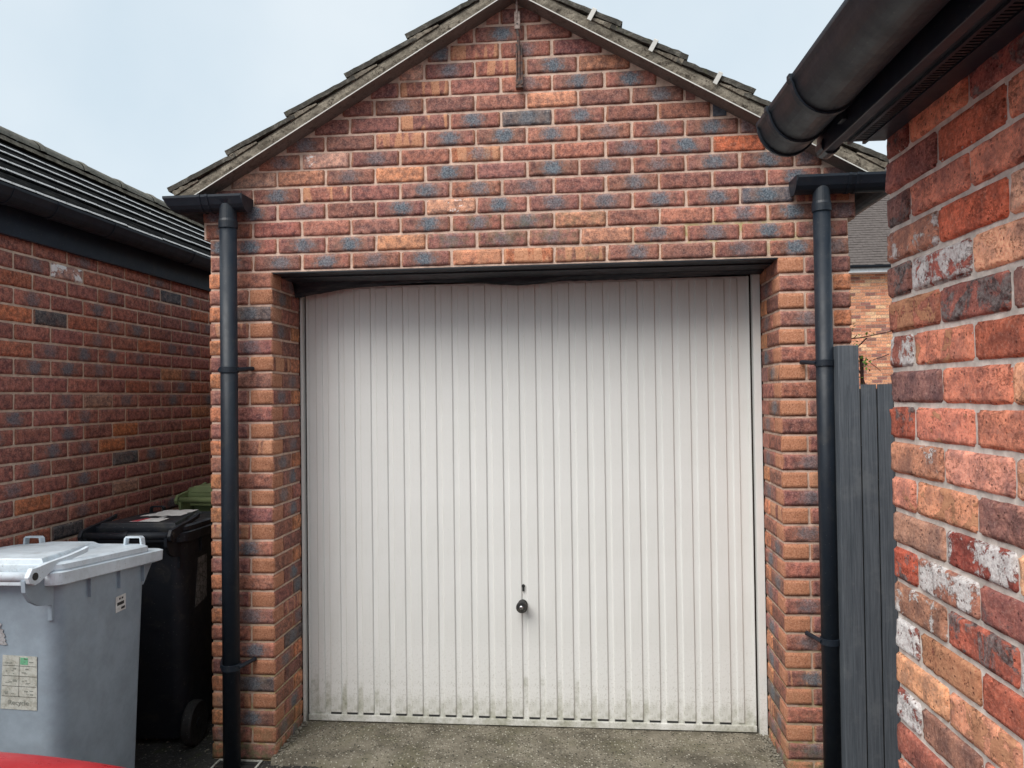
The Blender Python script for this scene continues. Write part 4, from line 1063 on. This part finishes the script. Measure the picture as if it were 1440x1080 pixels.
# stickers: thin sheets on body and lid
def sticker(name, parent, pts, mat, label=None, th=.0007, jag=0., seed=1):
    """pts: corners in parent space (counter-clockwise seen from outside)"""
    P_ = [Vector(p) for p in pts]; n = (P_[1]-P_[0]).cross(P_[2]-P_[0]).normalized(); rr = random.Random(seed); ring = []
    for a, b in zip(P_, P_[1:]+P_[:1]):
        m = 9 if jag else 1
        for i in range(m):
            q = a+(b-a)*i/m; c0 = sum(P_, Vector())/len(P_)
            ring.append(q+(c0-q).normalized()*(rr.random()**2*jag))
    bm = bmesh.new(); rings(bm, [ring, [p+n*th for p in ring]])
    o = bm_obj(name, bm, mat, parent)
    if label: o['label'] = label
    return o
def side_pt(u, z, ws=1.):   # on a bin's right face (+x)
    w = .49+(.505-.49)*(z-.07)/.43 if z < .5 else .505+(.515-.505)*(z-.5)/.38
    return Vector((w*ws/2+.0012, u, z))
def back_pt(x, z):   # on the back face (-y) of the grey bin
    y = -.28+.08-(.03)*(z-.07)/.43 if z < .5 else -.28+.05-.02*(z-.5)/.38
    return Vector((x, y-.0012, z))
s1 = sticker('asset_label', gbody, [side_pt(.085, .798), side_pt(.150, .798), side_pt(.150, .858), side_pt(.085, .858)], m_stkw, 'small white printed label')
def on_side(u0, z0, u1, z1, mat, nm='print', par=None):
    a = [side_pt(u0, z0), side_pt(u1, z0), side_pt(u1, z1), side_pt(u0, z1)]
    return sticker(nm, par or gbody, [p+Vector((.0009, 0, 0)) for p in a], mat, th=.0003)
on_side(.094, .822, .138, .834, m_ink); on_side(.120, .804, .144, .813, m_ink); on_side(.106, .843, .116, .850, m_ink); on_side(.122, .843, .133, .850, m_ink)
def text_on(txt, parent, origin, ux, uy, size, mat):
    cu = bpy.data.curves.new('print', 'FONT'); cu.body = txt; cu.size = size; cu.extrude = .0002
    tmp = bpy.data.objects.new('print', cu); COL.objects.link(tmp); dg = bpy.context.evaluated_depsgraph_get()
    me = bpy.data.meshes.new_from_object(tmp.evaluated_get(dg)); bpy.data.objects.remove(tmp)
    ux, uy = Vector(ux).normalized(), Vector(uy).normalized(); n = ux.cross(uy)
    me.transform(Matrix(((ux.x, uy.x, n.x, origin[0]), (ux.y, uy.y, n.y, origin[1]), (ux.z, uy.z, n.z, origin[2]), (0, 0, 0, 1))))
    me.materials.clear(); return link('lettering', me, mat, parent)
# big faded collection sticker on the back face
sb = [back_pt(.048, .565), back_pt(.178, .560), back_pt(.186, .745), back_pt(.064, .750)]
STK = (sb, )
big = sticker('collection_sticker', gbody, sb, m_stk, 'faded sticker printed with a grid of pictures')
def bl(u, v): # bilinear on sticker
    p = sb[0]*(1-u)*(1-v)+sb[1]*u*(1-v)+sb[2]*u*v+sb[3]*(1-u)*v; return p+Vector((0, -.0012, 0))
def prn(u0, v0, u1, v1, mat, nm='print'): return sticker(nm, gbody, [bl(u0, v0), bl(u1, v0), bl(u1, v1), bl(u0, v1)], mat, th=.0003)
for v in (.24, .43, .62, .81): prn(.02, v, .98, v+.006, m_rubber)
prn(.49, .24, .496, .98, m_rubber); prn(.52, .84, .74, .97, m_sgreen)
random.seed(4)
m_fade = flat('faded_print', (.26, .27, .24), .7)
for r_ in range(4):
    for c_ in range(2):
        for q_ in range(4):
            u = .06+.5*c_+random.uniform(0, .28); v = .27+.19*r_+random.uniform(0, .1); prn(u, v, u+random.uniform(.03, .12), v+random.uniform(.008, .03), m_fade)
o0 = bl(.2, .09); text_on('Recycle', gbody, o0+Vector((0, -.0008, 0)), bl(1, .1)-bl(0, .1), bl(.5, 1)-bl(.5, 0), .024, m_fade)
sticker('torn_sticker', gbody, [back_pt(-.03, .765), back_pt(.082, .785), back_pt(.068, .850), back_pt(.03, .890), back_pt(-.03, .87)], m_stkt, 'torn grey sticker remains', jag=.012)
# black bin stickers
ztop = 1.0465
def lidp(x, y): 
    return Vector((x*.8, y+.0, 1.0475+.004*(y+.23)/.49-.03*(y+.25)+.0010))
sticker('lid_sticker', klid, [lidp(-.06, -.21), lidp(.12, -.22), lidp(.11, -.11), lidp(-.03, -.10)], m_stkw, 'white and red lid sticker')
o_ = [lidp(-.06, -.21), lidp(-.01, -.213), lidp(.0, -.102), lidp(-.03, -.10)]
sticker('print', klid, [p+Vector((0, 0, .0008)) for p in o_], m_sred, th=.0003, jag=.004)
sticker('lid_sticker', klid, [lidp(.03, -.085), lidp(.065, -.085), lidp(.065, -.05), lidp(.03, -.05)], m_stkw, 'small white scrap of sticker', jag=.006, seed=5)
sticker('lid_sticker', klid, [lidp(-.12, -.03), lidp(.13, -.02), lidp(.11, .22), lidp(-.10, .21)], m_stkw, 'large tattered white lid sticker', jag=.022, seed=8)
sticker('crazed_sticker', kbody, [side_pt(-.10, .62, .8), side_pt(.03, .64, .8), side_pt(.03, .85, .8), side_pt(-.07, .85, .8)], m_stkc, 'grey crazed sticker')

# ------------------------------------------------------------------ red car, bonnet corner in view
C_ = thing('car', 'red car parked at the lower left, only its bonnet edge in view', 'car', (-.375, -3.69, .003), R(0))
def car_ring(y, w, zt, zb, crown=.03, sh=.8):
    # half section mirrored: bottom, side, shoulder, top
    pts = []
    half = [(w*.86, zb), (w*.97, zb+.08), (w, zb+(zt-zb)*.45), (w*.985, zb+(zt-zb)*sh), (w*.93, zt-.035), (w*.80, zt-.008), (w*.5, zt+crown*.7), (0, zt+crown)]
    for x, z in half: pts.append((x, y, z))
    for x, z in reversed(half[:-1]): pts.append((-x, y, z))
    return pts
bm = bmesh.new()
secs = [(-2.05, .55, .70, .35), (-1.98, .72, .86, .24), (-1.6, .82, .93, .20), (-.9, .85, .95, .18), (0, .86, .94, .18), (.7, .86, .93, .18), (1.2, .85, .90, .18), (1.6, .85, .89, .20), (1.85, .83, .86, .22), (1.97, .78, .83, .26), (2.04, .70, .77, .34)]
rings(bm, [car_ring(*s) for s in secs]); cb_ = bm_obj('body', bm, m_red, C_, smooth=True)
ms = cb_.modifiers.new('s', 'SUBSURF'); ms.levels = 2; ms.render_levels = 2
bm = bmesh.new()
rings(bm, [[(x*w, y, z) for x, z in ((-1, .90), (-.9, zt), (.9, zt), (1, .90))] for y, w, zt in ((-1.75, .70, .95), (-1.3, .66, 1.36), (-.3, .64, 1.44), (.25, .66, 1.38), (.95, .74, .93))])
bm_obj('cabin', bm, m_glass, C_, bev=.03)
bobj('roof_panel', (-.56, -1.25, 1.425), (.56, .1, 1.455), m_red, C_, bev=.012)
for sx in (-1, 1):
    for y in (-1.3, 1.3):
        bm = bmesh.new(); x0 = sx*.76
        lathe(bm, [(.20, x0-.09), (.30, x0-.09), (.31, x0-.06), (.31, x0+.06), (.30, x0+.09), (.20, x0+.09)], 'X', 32, (0, y, .31)); w_ = bm_obj('wheel', bm, m_rubber, C_)
        bm = bmesh.new(); lathe(bm, [(.199, x0-.07), (.199, x0+.07*1)], 'X', 24, (0, y, .31)); bm_obj('rim', bm, m_chrome, w_)
    bm = bmesh.new(); bmesh.ops.create_uvsphere(bm, u_segments=16, v_segments=10, radius=.1, matrix=Matrix.Translation((sx*.60, 1.955, .62)) @ Matrix.Diagonal((1.1, .6, .7, 1))); bm_obj('headlight', bm, m_chrome, C_, smooth=True)
for yy, zz in ((-.55, .0),):
    pass
